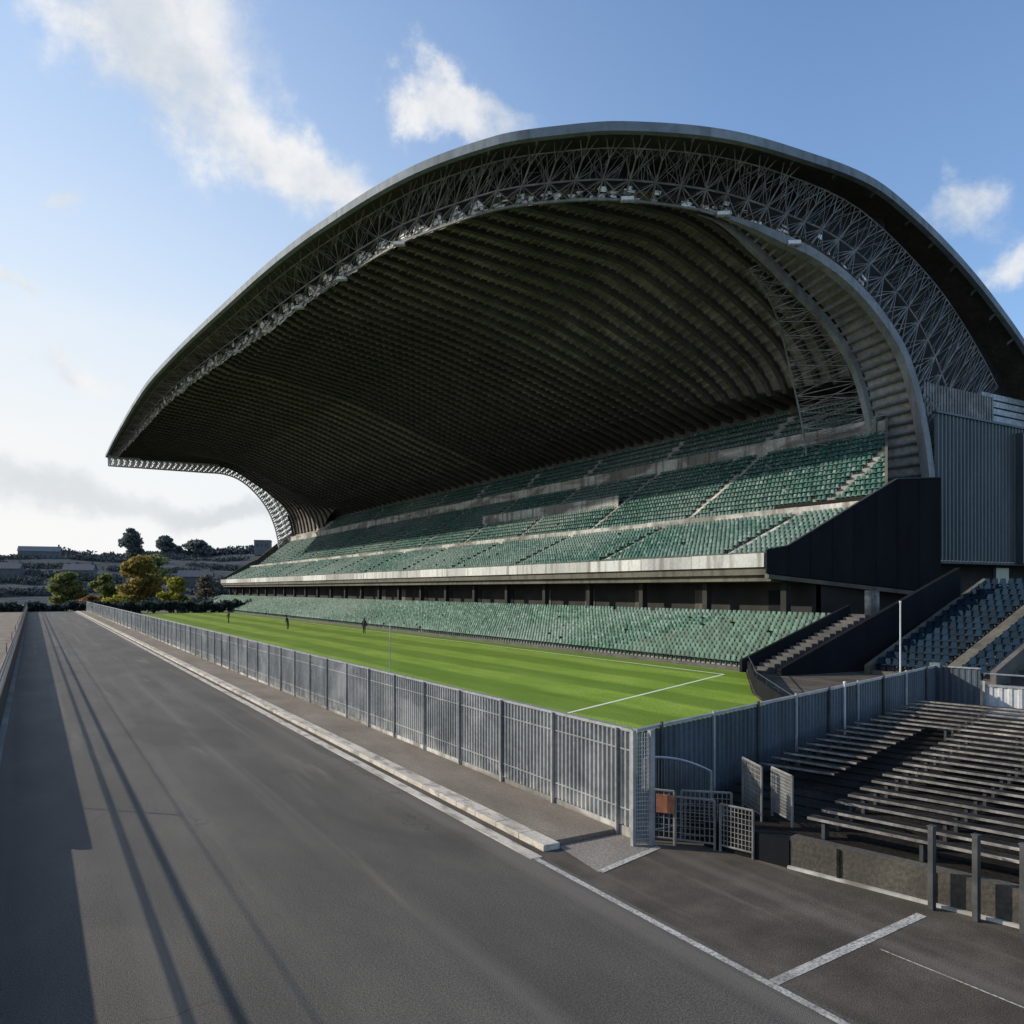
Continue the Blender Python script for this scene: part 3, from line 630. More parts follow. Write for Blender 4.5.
NK = [p + Vector((.7, .9, 1.0)) for p in NI]
ch = MB(); ch.path(NI, .13, 6); ch.path(NJ, .08, 5); ch.path(NK, .08, 5); ch.path(NL, .06, 5)
chord = ch.build("truss_chord", M['steel'], roof)
la = MB(); rr = random.Random(3)
for i in range(n - 1):
    a, b, c, d = NI[i], NI[i + 1], NJ[i], NJ[i + 1]; k1, k2 = NK[i], NK[i + 1]
    for (p, q) in ((a, d), (c, b), (a, c), (a, k1), (a, k2), (k1, d), (c, k2), (k1, c)): la.tube(p, q, .04, 4)
    mid = (a + b) / 2; la.tube(mid, c, .03, 4); la.tube(mid, d, .03, 4); la.tube(mid, (k1 + k2) / 2, .03, 4)
la.build("box_lattice", M['steel'], roof)
la = MB()
for i in range(n - 1):
    r_ = .8 if NI[i].x > 52 else 1
    a, b, c, d = NJ[i], NJ[i + 1], NL[i], NL[i + 1]
    m1, m2 = (a + b) / 2, (c + d) / 2; x0 = (a + b + c + d) / 4 + Vector((rr.gauss(0, .2), rr.gauss(0, .2), rr.gauss(0, .15)))
    for p, q in ((a, m2), (b, m2), (c, x0), (d, x0), (x0, m1), (x0, a), (x0, b)): la.tube(p, q, .026 * r_, 4)
    for q in range(5 if NI[i].x < 52 else 2):
        p1 = a.lerp(b, rr.random()); p2 = c.lerp(d, rr.random()); mid = (p1 + p2) / 2 + Vector((rr.gauss(0, .25), rr.gauss(0, .25), rr.gauss(0, .2)))
        la.tube(p1, mid, .022 * r_, 4); la.tube(mid, p2, .02 * r_, 4); la.tube(mid, rr.choice((a, b, c, d, x0)), .017 * r_, 4)
la.build("wire_bracing", M['steel'], roof)
k = 0
for i in range(1, n - 1, 1):
    if NI[i].y > 120 and i % 2: continue
    m = MB(); a = NJ[i]; tip = NO if NI[i].x < 50 else NL; o = tip[i]; f_ = a.lerp(o, .5); m.tube(a, f_, .07, 6); wsp = .34
    m.tube(f_, tip[i - 1].lerp(o, 1 - wsp), .05, 5); m.tube(f_, tip[i + 1].lerp(o, 1 - wsp), .05, 5); m.tube(f_, o, .045, 5)
    m.tube(NI[i], a, .07, 6); m.tube(NI[i], NK[i].lerp(NL[i], .5), .04, 5)
    m.build("strut", M['steel'], roof); k += 1
# outrigger brackets under the overhang
for i in range(44, n - 1, 2):
    m = MB(); o = outer[min(len(outer) - 1, 0)]; 
    p = NO[i] + Vector((-.45, -.8, .2)); m.slopebox(NJ[i].lerp(NO[i], .96) + Vector((0, 0, .35)), p + Vector((0, 0, .2)), .18, .3); m.build("bracket", M['archrib'], roof)
# far edge truss: open lattice against the sky
def fx(p): return sst((p.x - 38) / 20)
FT = [p + Vector((1.5 * fx(p), -1.5, -.6 + 1.2 * fx(p))) for p in farout]; FB = [p + Vector((-3.4 * fx(p), -2.2, -2.9 + .9 * max(0, (p.x - 52) / 11))) for p in farout]
FT = sub_path(FT, 0, len(FT) - 1, 46); FB = sub_path(FB, 0, len(FB) - 1, 46)
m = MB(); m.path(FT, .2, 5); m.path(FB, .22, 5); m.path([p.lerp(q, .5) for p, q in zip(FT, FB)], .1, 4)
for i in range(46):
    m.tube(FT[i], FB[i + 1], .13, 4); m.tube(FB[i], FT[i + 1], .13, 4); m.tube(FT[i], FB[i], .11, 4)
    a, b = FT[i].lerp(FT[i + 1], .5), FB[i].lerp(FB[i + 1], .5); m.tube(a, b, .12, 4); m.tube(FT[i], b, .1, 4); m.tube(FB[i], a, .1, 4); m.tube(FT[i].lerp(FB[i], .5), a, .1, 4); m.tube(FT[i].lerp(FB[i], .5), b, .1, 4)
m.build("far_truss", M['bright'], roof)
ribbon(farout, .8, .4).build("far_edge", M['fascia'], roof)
# arch ribs at the near end: two curved beams with slatted panel between
def offset_path(P, da, dd_, dz): return [p + Vector((da, dd_, dz)) for p in P]
base = [p for p in inner if p.x > 45.5]
def beam_along(P, w_, h_):
    m = MB(); n = len(P); A, B, C, D = [], [], [], []
    w0, h0 = w_, h_
    for i, p in enumerate(P):
        g_ = .12 + .88 * sst(i / n * 4); w_, h_ = w0 * g_, h0 * g_
        t = (P[min(n - 1, i + 1)] - P[max(0, i - 1)]).normalized(); u = Vector((t.z, 0, -t.x)); u = u.normalized() if u.length > .05 else Vector((0, 0, -1))
        if u.x > 0 or (abs(u.x) < .01 and u.z > 0): u = -u
        v = t.cross(u).normalized(); 
        A.append(p + u * h_ / 2 + v * w_ / 2); B.append(p + u * h_ / 2 - v * w_ / 2); C.append(p - u * h_ / 2 - v * w_ / 2); D.append(p - u * h_ / 2 + v * w_ / 2)
    m.strip(A, B); m.strip(B, C); m.strip(C, D); m.strip(D, A)
    m.quad(A[-1], B[-1], C[-1], D[-1]); return m
beam_along(offset_path(base, -.1, -.1, -.15), .7, .8).build("arch_rib", M['archrib'], roof)
rib2 = [Vector((p.x - 1.2 * sst((p.x - 45) / 13), p.y + .3 + 3.4 * sst((p.x - 45) / 13), p.z - .2 if p.z > 20 else p.z)) for k, p in enumerate(base)]
beam_along(rib2, .5, .7).build("arch_rib", M['archrib'], roof)
m = MB(); A = offset_path(base, .45, .35, .45); B = [q + Vector((.45, -.2, .45)) for q in rib2]; m.strip(A, B); m.build("arch_panel", M['archpanel'], roof, smooth=True)
bs = sub_path(base, 0, len(base) - 1, 36); rs = sub_path(rib2, 0, len(rib2) - 1, 36)
for p, q in list(zip(bs, rs))[3:]:
    m = MB(); m.tube(p + Vector((.2, .3, .2)), q + Vector((.2, -.2, .2)), .17, 5); m.build("arch_slat", M['archrib'], roof)

# lattice hanging inside the inner arch rib
rq = sub_path([p for p in rib2 if p.x > 52.5], 0, len([p for p in rib2 if p.x > 52.5]) - 1, 16)
r2 = [p + Vector((-.6 - 1.5 * sst(k / 16), 1.5 + 4.0 * sst(k / 9), -.3)) for k, p in enumerate(rq)]
m = MB(); m.path(r2, .09, 5)
for k in range(16):
    for p, q in ((rq[k], r2[k + 1]), (r2[k], rq[k + 1]), (rq[k], r2[k])): m.tube(p, q, .045, 4)
    for q in range(5):
        p1 = rq[k].lerp(rq[k + 1], rr.random()); p2 = r2[k].lerp(r2[k + 1], rr.random()); md_ = p1.lerp(p2, .5) + Vector((rr.gauss(0, .3), rr.gauss(0, .3), rr.gauss(0, .3)))
        m.tube(p1, md_, .025, 4); m.tube(md_, p2, .025, 4)
m.build("inner_bracing", M['steel'], roof)
# bright quads scattered over the bottom box to imitate sun glints
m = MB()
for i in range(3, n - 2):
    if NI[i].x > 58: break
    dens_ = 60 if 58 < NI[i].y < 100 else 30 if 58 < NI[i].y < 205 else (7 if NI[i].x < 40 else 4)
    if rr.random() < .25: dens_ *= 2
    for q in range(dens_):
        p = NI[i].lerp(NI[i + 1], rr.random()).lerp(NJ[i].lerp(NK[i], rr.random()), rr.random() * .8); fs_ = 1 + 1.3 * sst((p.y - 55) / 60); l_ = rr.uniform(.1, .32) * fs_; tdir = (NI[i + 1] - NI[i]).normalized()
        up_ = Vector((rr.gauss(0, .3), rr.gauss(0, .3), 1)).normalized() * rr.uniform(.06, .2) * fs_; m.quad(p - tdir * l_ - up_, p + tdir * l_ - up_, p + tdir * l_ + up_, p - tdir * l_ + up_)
m.build("glint_quads", M['bright'], roof)

# clad block beside the stand
def corrugated(p, q, z0, z1, pitch, amp, z0b=None, z1b=None):
    p = Vector(p); q = Vector(q); t = q - p; L_ = t.length; t.normalize(); nn = Vector((t.y, -t.x)); m = MB(); A, B = [], []
    k = int(L_ / pitch); 
    for i in range(k + 1):
        for f_, o in ((0, 0), (.35, 0), (.5, amp), (.85, amp)):
            s = (i + f_) * pitch
            if s > L_: break
            c = p + t * s + nn * o; u = s / L_
            A.append((*c, lerp(z0, z0b if z0b is not None else z0, u))); B.append((*c, lerp(z1, z1b if z1b is not None else z1, u)))
    m.strip(A, B); return m
cb = corrugated((64.6, 39.2), (95, 39.2), 7.4, 19.7, .55, .14); clad = cb.build("clad_block", M['clad'], GS)
m = MB(); m.box(64.5, 38.9, 7.15, 95, 41.4, 7.38); m.build("clad_sill", M['post'], clad)
m = MB(); m.box(77.0, 38.4, 7.3, 79.2, 39.15, 19.2); m.box(64.5, 38.95, 19.72, 95, 39.4, 19.9); m.build("clad_trim", M['clad'], clad)
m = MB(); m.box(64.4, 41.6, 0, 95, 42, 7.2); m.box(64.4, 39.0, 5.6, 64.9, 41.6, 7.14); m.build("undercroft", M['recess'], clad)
m = MB(); m.box(78.0, 41.3, 5.3, 80.2, 41.58, 7.0); m.build("window", M['window'], clad)
m = MB()
for i in range(26): m.box(64.9 + .42 * i, 40.3, 19.9, 65.15 + .42 * i, 40.42, 22.6)
m.build("louvre", M['steel'], clad)
m = MB()
for k in range(5): m.box(79.5 + .3 * k, 44.2, 21.2 + .72 * k, 90, 44.5, 21.75 + .72 * k)
m.build("rooflight", M['palebits'], clad)

# floodlights hung from the truss
def make_flood():
    r = empty("floodlight")
    m = MB(); m.box(-.55, -.12, -.42, .55, .12, .05); m.build("lamp_housing", M['galv'], r, bevel=.03)
    m = MB(); m.box(-.48, -.15, -.37, .48, -.125, 0); m.build("lens", M['bright'], r)
    m = MB(); m.tube((-.5, 0, .02), (-.5, 0, .5), .03); m.tube((.5, 0, .02), (.5, 0, .5), .03); m.tube((-.5, 0, .5), (.5, 0, .5), .03); m.build("bracket", M['steel'], r)
    return r
fl = make_flood(); spots = []
for i, (q, txt) in enumerate([(22, "1"), (26, "2"), (30, "3"), (33, "4"), (36, "5"), (39, "6"), (42, "7"), (52, "8"), (56, "9"), (60, "10")]):
    if q < n: spots.append(NI[q])
FLAB = ["farthest white floodlight on the truss, nearest the roof's pointed tip", "second floodlight from the pointed roof tip on the truss", "third floodlight from the pointed roof tip on the truss", "fourth floodlight from the pointed roof tip on the truss",
        "fifth floodlight from the pointed roof tip on the truss", "sixth floodlight from the roof tip, left of the arch crown", "floodlight just left of the crown of the roof arch", "floodlight just right of the crown of the roof arch",
        "second floodlight to the right of the arch crown", "lowest floodlight on the right curve of the roof truss"]
for i, p in enumerate(spots):
    o = fl if i == 0 else copy_tree(fl); o.location = p + Vector((-.1, -.5, -.05)); o.rotation_euler = (R(-25), 0, R(-35)); tag(o, FLAB[i], "floodlight", "floodlights on the roof truss")

# ------------------------------------------------------------------ blue seat block
BB = tag(empty("side_stand", (42, 30, 0)), "small open raked stand of dark blue seats below the blue-grey clad block", "side stand")
BR = [(42.4 + .82 * i, .2 + .34 * i) for i in range(15)]
m = MB()
for i, (a, z) in enumerate(BR): m.box(a, 22.6, z - .5, a + .815, 29.6, z)
m.build("terracing", M['dconcrete'], BB)
m = MB(); m.slopebox((42.2, 29.75, .5), (54.8, 29.75, 5.7), .3, .6); m.build("edge_wall", M['olive'], BB)
m = MB(); m.slopebox((42.4, 25.2, .34), (54.6, 25.2, 5.4), .75, .12); m.build("aisle_steps", M['olive'], BB)
m = MB(); m.slopebox((42.2, 22.5, .75), (54.8, 22.5, 5.95), .3, .7); m.build("edge_wall", M['dconcrete'], BB)
mb_ = seat_mesh("blue_seat", M['blueseat'])
for i, (a, z) in enumerate(BR):
    d = 22.95
    while d < 29.5:
        if abs(d - 25.2) > .6:
            o = bpy.data.objects.new("blue_seat", mb_); col.objects.link(o); o.location = (a + .45, d, z); o.rotation_euler[2] = random.gauss(0, .03)
            tag(o, "dark blue plastic seat in the small side stand behind the sheet fence", "seat", "blue seats in the small side stand")
        d += .5

# ------------------------------------------------------------------ fences
FC = Vector((10.33, 12.46)); q14 = Vector((.970, .243)); r14 = Vector((.243, -.970))
RFN = tag(empty("sheet_fence", (10.33, 60, 0)), "long grey corrugated sheet fence with gap light painted pale along its base between pavement and pitch", "fence")
corrugated((10.33, 203), (10.33, 12.5), .22, 2.12, .15, .06).build("sheeting", M['roadfence'], RFN)
m = MB(); m.box(10.28, 12.5, 0, 10.42, 203, .2); m.build("plinth", M['pale'], RFN)
m = MB(); m.box(10.27, 12.5, 2.13, 10.41, 203, 2.19); m.build("top_rail", M['galv'], RFN)
m = MB(); m.box(10.26, 12.5, .55, 10.272, 203, .58); m.box(10.26, 12.5, 1.75, 10.272, 203, 1.78); m.build("mid_rail", M['roadfence'], RFN)
y = 12.9; k = 0
while y < 200:
    m = MB(); m.box(10.2, y, 0, 10.26, y + .05, 2.17); m.build("post", M['roadfence'], RFN); y += 2.35 if y < 100 else 4.7; k += 1
BF = tag(empty("corrugated_fence", (*FC, 0)), "dark blue-grey corrugated fence running from the corner post back behind the terrace", "fence")
E1 = Vector((28.5, 17.25)); E2 = Vector((28.85, 15.8))
corrugated(FC + Vector((.1, .03)), E1, .05, 2.12, .2, .04).build("sheeting", M['bluefence'], BF)
corrugated(E1, E2, .05, 2.14, .2, .02).build("return_sheeting", M['bluefence'], BF)
m = MB(); m.obox(FC, E1, .1, 2.14, 2.2); m.obox(E1, E2, .1, 2.15, 2.2); m.build("top_rail", M['galv'], BF)
for k in range(9):
    p = FC + (E1 - FC) * (k + .4) / 9 + r14 * .07; m = MB(); m.tube((*p, 0), (*p, 2.26), .04, 6); m.build("post", M['galv'] if k % 2 else M['post'], BF)
m = MB(); m.box(28.35, 17.0, 0, 28.75, 17.4, 2.3); m.build("corner_post", M['bluefence'], BF)
CP = tag(empty("corner_gatepost", (10.3, 12.35, 0)), "pale mesh covered gatepost at the corner where both fences meet", "gatepost")
m = MB(); m.box(9.98, 12.1, 0, 10.06, 12.18, 2.25); m.box(10.3, 11.95, 0, 10.4, 12.05, 2.25); m.build("post", M['galv'], CP)
m = MB()
for k in range(26): z = .05 + k * .082; m.tube((10.02, 12.14, z), (10.35, 12.0, z), .011, 4)
for k in range(7): u = (k + .5) / 7; m.tube((lerp(10.02, 10.35, u), lerp(12.14, 12.0, u), .03), (lerp(10.02, 10.35, u), lerp(12.14, 12.0, u), 2.2), .011, 4)
m.build("mesh_panel", M['galv'], CP)
m = MB(); m.hexa([(10.03, 12.17, .06), (10.36, 12.03, .06), (10.37, 12.05, .06), (10.04, 12.19, .06), (10.03, 12.17, 1.1), (10.36, 12.03, 1.1), (10.37, 12.05, 1.1), (10.04, 12.19, 1.1)]); m.build("kick_panel", M['roadfence'], CP)
WF = tag(empty("low_fence", (28.8, 14.5, 0)), "low off-white sheet fence at the top right of the bench terrace", "fence")
corrugated((28.9, 15.7), (30.6, 8.9), .1, 1.55, .3, .03).build("sheeting", M['whitefence'], WF)
m = MB(); m.obox((28.9, 15.7), (30.6, 8.9), .1, 1.56, 1.64); m.build("top_rail", M['galv'], WF)
for k in range(5):
    p = Vector((28.86, 15.7)).lerp(Vector((30.55, 8.9)), k / 4); m = MB(); m.box(p.x - .06, p.y - .06, 0, p.x, p.y + .02, 1.75); m.build("post", M['galv'], WF)
m = MB(); m.tube((28.95, 15.8, 2.0), (30.7, 9, 2.0), .03); m.build("hand_rail", M['galv'], WF)

# left parapet fence with wire mesh
LF = tag(empty("parapet_fence", (-1.0, 30, 0)), "dark wire mesh fence over a low solid wall along the shadowed road edge", "fence")
m = MB(); m.box(-1.12, -12, 0, -.98, 19.2, 1.0); m.box(-1.12, 19.21, 0, -.98, 203, 1.22); m.build("panel", M['post'], LF)
m = MB(); m.box(-.975, -12, 0, -.8, 203, .16); m.build("footing", M['concrete'], LF)
m = MB(); [m.tube((-1.05, -12, z_), (-1.05, 203, z_), r_, 6) for z_, r_ in ((1.58, .018), (1.63, .02), (1.9, .02), (1.95, .024), (2.4, .01))]; m.build("rail", M['post'], LF)
m = MB()
y = 15.0
while y < 60:
    m.tube((-1.05, y, 1.0), (-1.05, y + .55, 1.93), .0045, 3); m.tube((-1.05, y + .55, 1.0), (-1.05, y, 1.93), .0045, 3); y += .14
while y < 200: m.tube((-1.05, y, 1.2), (-1.05, y + .5, 1.93), .012, 3); m.tube((-1.05, y + .5, 1.2), (-1.05, y, 1.93), .012, 3); y += .5
m.build("wire_mesh", M['galv'], LF)
y = -11; 
while y < 200:
    m = MB(); m.box(-1.1, y, 1.0, -1.06, y + .035, 2.42); m.build("post", M['post'], LF); y += 11.2

# ------------------------------------------------------------------ bench terrace
TO = Vector((11.64, 9.74)); TA = math.atan2(r14.y, r14.x)
# local frame: X along the rows (r), Y back up the terrace (q)
TER = tag(empty("bench_terrace", (TO.x, TO.y, 0), TA), "dark stepped concrete terrace with a stained front wall, carrying rows of benches", "terrace")
def tl(name, m, mat, bevel=0):
    o = m.build(name, mat); o.parent = TER; return o
NR, PT = 22, .6
RZ = lambda i: .5 + .032 * i
m = MB()
for i in range(NR):
    q0 = .25 + PT * i
    l = -2.55 if q0 > 2.6 else -2.5
    m.box(l, q0, 0, 9, q0 + PT - .005, RZ(i))
tl("steps", m, M['tconcrete'])
m = MB(); m.box(.0, .0, 0, 9, .24, .56); tl("front_wall", m, M['twall'])
m = MB(); m.box(-1.75, -.02, 0, -.01, .24, .5); tl("shaded_wall", m, M['black'])  # wall end in the fence shadow, its shade painted as black
m = MB(); m.box(-.02, -.07, 0.002, 9, -.005, .05); tl("wall_base", m, M['pale'])
for k in range(6):
    m = MB(); m.box(.85 + 1.5 * k, -.03, .05, .9 + 1.5 * k, -.003, .54); tl("wall_pier", m, M['tconcrete'])
def make_bench(l, seed):
    r = random.Random(seed); o = empty("terrace_bench")
    m = MB(); 
    z1, z2 = .3 + r.uniform(-.012, .012), .3 + r.uniform(-.012, .012)
    m.hexa([(0, -.12, z1), (l, -.12, z2), (l, .12, z2), (0, .12, z1), (0, -.12, z1 + .05), (l, -.12, z2 + .05), (l, .12, z2 + .05), (0, .12, z1 + .05)])
    m.build("seat_plank", M['timber'], o, bevel=.008)
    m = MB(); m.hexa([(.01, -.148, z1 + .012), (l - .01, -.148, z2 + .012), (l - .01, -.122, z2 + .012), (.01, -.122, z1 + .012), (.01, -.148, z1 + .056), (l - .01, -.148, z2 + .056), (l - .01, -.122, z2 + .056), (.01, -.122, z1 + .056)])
    m.build("highlight_strip", M['edge'], o)  # added strip, a painted highlight along the plank front
    x = .25
    while x < l:
        m = MB(); m.box(x, -.09, 0, x + .06, .1, .285); m.build("support", M['post'], o); x += 1.65
    return o
ORD = ["first", "second", "third", "fourth", "fifth", "sixth", "seventh", "eighth", "ninth", "tenth", "eleventh", "twelfth", "thirteenth", "fourteenth", "fifteenth", "sixteenth", "seventeenth", "eighteenth", "nineteenth", "twentieth", "twenty-first", "twenty-second"]
for i in range(NR):
    q0 = .25 + PT * i; l0 = .12 if q0 < 8.8 else -2.2
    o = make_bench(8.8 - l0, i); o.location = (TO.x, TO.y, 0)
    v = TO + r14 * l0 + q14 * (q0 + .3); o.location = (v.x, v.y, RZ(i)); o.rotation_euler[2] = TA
    tag(o, ("long front plank bench beside the terrace wall" if i == 0 else ("rearmost long plank bench on the terrace" if i == NR - 1 else f"long dark plank bench, {ORD[i]} row from the terrace front wall")), "bench", "long benches on the terrace")
for j, i in enumerate(range(5, 15)):
    q0 = .25 + PT * i
    if q0 > 8.8: break
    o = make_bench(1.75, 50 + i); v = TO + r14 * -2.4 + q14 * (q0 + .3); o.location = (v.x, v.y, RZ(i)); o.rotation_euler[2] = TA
    tag(o, "short plank bench nearest the mesh panels, left of the terrace aisle" if j == 0 else f"short plank bench left of the terrace aisle, {ORD[j]} from the mesh panels", "bench", "short benches left of the aisle")
# mesh panels on the terrace corner
def mesh_panel(p, q, z0, z1, name, label, cat, dense=.07, group=None):
    o = empty(name, (*p, z0)); p = Vector(p); q = Vector(q)
    m = MB(); m.tube((*p, z0), (*p, z1), .028, 6); m.tube((*q, z0), (*q, z1), .028, 6); m.tube((*p, z1), (*q, z1), .024, 6); m.tube((*p, z0 + .12), (*q, z0 + .12), .02, 6); m.build("frame", M['steel'], o)
    m = MB(); l = (q - p).length; k = max(2, int(l / dense))
    for i in range(1, k): c = p.lerp(q, i / k); m.tube((*c, z0 + .12), (*c, z1), .009, 4)
    kk = int((z1 - z0) / (dense * 1.6))
    for i in range(1, kk): z = lerp(z0 + .12, z1, i / kk); m.tube((*p, z), (*q, z), .008, 4)
    m.build("mesh", M['steel'], o); tag(o, label, cat, group); return o
def tp(r, q): v = TO + r14 * r + q14 * q; return (v.x, v.y)
mesh_panel(tp(-1.62, 1.25), tp(-.92, .7), .5, 1.55, "mesh_barrier", "wire mesh barrier standing left of its twin on the terrace corner", "barrier", .06, "mesh barriers on the terrace corner")
mesh_panel(tp(-.88, 1.05), tp(-.25, .6), .55, 1.5, "mesh_barrier", "wire mesh barrier at the foot of the terrace aisle, right of its twin", "barrier", .045, "mesh barriers on the terrace corner")
# low railings between gatepost and terrace
mesh_panel((10.75, 11.75), (11.2, 11.15), 0, .95, "crowd_railing", "low steel railing nearest the terrace wall by the gate", "railing", .09, "low railings by the gate")
mesh_panel((10.5, 12.1), (10.74, 11.77), 0, 1.05, "crowd_railing", "low steel railing next to the pale gatepost, carrying the orange board", "railing", .09, "low railings by the gate")
mesh_panel((11.05, 11.9), (11.75, 11.25), 0, 1.0, "crowd_railing", "dark steel railing behind the low railing by the terrace wall", "railing", .08, "low railings by the gate")
mesh_panel((11.25, 11.05), (11.42, 10.4), 0, .9, "crowd_railing", "short steel railing against the shade-black end of the terrace wall", "railing", .07, "low railings by the gate")
ob = MB(); ob.hexa([(10.5, 12.02, .62), (10.7, 11.72, .62), (10.72, 11.735, .62), (10.52, 12.035, .62), (10.5, 12.02, .98), (10.7, 11.72, .98), (10.72, 11.735, .98), (10.52, 12.035, .98)])
tag(ob.build("orange_board", M['orange'], bevel=.004), "small faded orange board hung on the low railing by the gate", "board")
GT = tag(empty("swing_gate", (10.55, 12.3, 0)), "open mesh gate with a curved top bar against the blue-grey fence", "gate")
m = MB(); g0, g1 = Vector((10.5, 12.38)), Vector((12.2, 12.25)); pts = [(*g0.lerp(g1, u / 12), 1.62 - .45 * (u / 12) ** 2) for u in range(13)]
m.path(pts, .025, 6); m.tube((*g0, 0), pts[0], .03, 6); m.tube((*g1, 0), pts[-1], .03, 6); m.tube((*g0, .15), (*g1, .15), .022, 6); m.build("frame", M['galv'], GT)
m = MB()
for u in range(1, 24): c = g0.lerp(g1, u / 24); m.tube((*c, .15), (*c, 1.6 - .45 * (u / 24) ** 2), .008, 4)
m.build("bars", M['steel'], GT)
# dark posts with rail in front of the terrace
GR = []
for k in range(5):
    p = tp(2.42 + .62 * k, -.2); o = empty("guard_post", (*p, 0)); m = MB(); m.box(p[0] - .045, p[1] - .045, 0, p[0] + .045, p[1] + .045, 1.28); m.build("shaft", M['post'], o, bevel=.008)
    m = MB(); m.box(p[0] - .055, p[1] - .055, 1.283, p[0] + .055, p[1] + .055, 1.31); m.build("cap", M['post'], o, bevel=.005)
    tag(o, f"square dark steel post before the terrace wall, {ORD[k]} from the white cross line", "post", "dark posts before the terrace wall")
# thin poles
def pole(x, y, z0, h, r, label, mat=M['whitepole']):
    o = empty("pole", (x, y, z0)); m = MB(); m.tube((x, y, z0), (x, y, z0 + h), r, 8, r * .8); m.build("shaft", mat, o); m = MB(); m.tube((x, y, z0 + h + .001), (x, y, z0 + h + .07), r * 1.3, 8); m.build("cap", mat, o); tag(o, label, "pole")
pole(18.6, 45.5, .03, 3.2, .035, "thin grey pole standing on the pitch behind the sheet fence", M['galv'])
pole(26.9, 17.6, 0, 4.5, .032, "tall thin pale pole behind the blue-grey fence before the blue seats")
pole(11.3 + 8.9, 14.95, 0, 2.25, .035, "short pale pole against the middle of the blue-grey fence")

# ------------------------------------------------------------------ people far away on the pitch
def person(x, y, rz, label, lean=0):
    J = {'pel': (0, 0, .95), 'ch': (lean, 0, 1.3), 'nk': (lean * 1.3, 0, 1.5), 'hd': (lean * 1.5, 0, 1.66), 'ht': (lean * 1.5, 0, 1.76)}
    V = list(J.values()); E = [(0, 1), (1, 2), (2, 3), (3, 4)]; Rr = [.15, .17, .06, .1, .08]
    def chain(st, pts, rad):
        pv = st
        for p, r in zip(pts, rad): V.append(p); Rr.append(r); E.append((pv, len(V) - 1)); pv = len(V) - 1
    for s in (-1, 1):
        chain(0, [(0, .1 * s, .88), (.06 * s, .12 * s, .5), (.02 * s - .03, .13 * s, .08), (.1 + .02 * s, .14 * s, .04)], [.1, .07, .05, .04])
        chain(1, [(lean, .2 * s, 1.4), (lean + .02, .28 * s, 1.12), (lean + .12, .27 * s, .88), (lean + .15, .26 * s, .78)], [.065, .05, .04, .035])
    me = bpy.data.meshes.new("person"); me.from_pydata(V, E, []); me.update(); me.materials.append(M['darkcloth'])
    o = bpy.data.objects.new("person", me); col.objects.link(o); o.location = (x, y, .03); o.rotation_euler[2] = rz
    md = o.modifiers.new("skin", 'SKIN'); sv = me.skin_vertices[0].data
    for i, r in enumerate(Rr): sv[i].radius = (r, r); sv[i].use_root = (i == 0)
    sb = o.modifiers.new("smooth", 'SUBSURF'); sb.levels = 1; sb.render_levels = 1
    m = MB()
    m.v, m.f = [], []
    for a in range(6):
        for b in range(3): pass
    hx = lean * 1.5
    m.add([(hx + .1 * math.cos(t_), .1 * math.sin(t_), 1.7) for t_ in [k * math.pi / 4 for k in range(8)]] + [(hx + .07 * math.cos(t_), .07 * math.sin(t_), 1.8) for t_ in [k * math.pi / 4 for k in range(8)]], [(i, (i + 1) % 8, 8 + (i + 1) % 8, 8 + i) for i in range(8)] + [tuple(range(8, 16))])
    h = m.build("hair", M['darkcloth']); h.parent = o
    tag(o, label, "person", "people on the far side of the pitch")
person(24.6, 122, R(200), "person in dark clothes standing at the far left of the pitch")
person(27.0, 99, R(150), "person in dark clothes leaning forward midway along the pitch", .12)
person(31.5, 84.5, R(40), "person in dark clothes near the far touchline before the seats")

# ------------------------------------------------------------------ background: hill, houses, trees
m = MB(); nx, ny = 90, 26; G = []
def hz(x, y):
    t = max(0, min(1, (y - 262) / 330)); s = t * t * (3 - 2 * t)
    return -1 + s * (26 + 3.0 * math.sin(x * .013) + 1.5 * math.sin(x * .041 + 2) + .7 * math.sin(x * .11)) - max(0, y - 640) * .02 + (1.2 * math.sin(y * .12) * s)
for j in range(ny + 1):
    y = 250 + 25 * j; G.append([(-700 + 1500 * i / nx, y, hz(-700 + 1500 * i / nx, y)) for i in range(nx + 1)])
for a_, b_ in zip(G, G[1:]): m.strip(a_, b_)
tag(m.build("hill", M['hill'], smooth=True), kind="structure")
def leaves(m, c, rad, n, size, rnd, sq=1.0):
    for _ in range(n):
        while True:
            v = Vector((rnd.uniform(-1, 1), rnd.uniform(-1, 1), rnd.uniform(-1, 1)))
            if .35 < v.length < 1: break
        p = Vector(c) + Vector((v.x * rad[0], v.y * rad[1], v.z * rad[2])); s = size * rnd.uniform(.6, 1.3)
        a = Vector((rnd.gauss(0, 1), rnd.gauss(0, 1), rnd.gauss(0, 1))).normalized(); b = a.orthogonal().normalized() * s; a2 = a.cross(b).normalized() * s * .8
        m.quad(p - b - a2, p + b - a2, p + b + a2, p - b + a2)
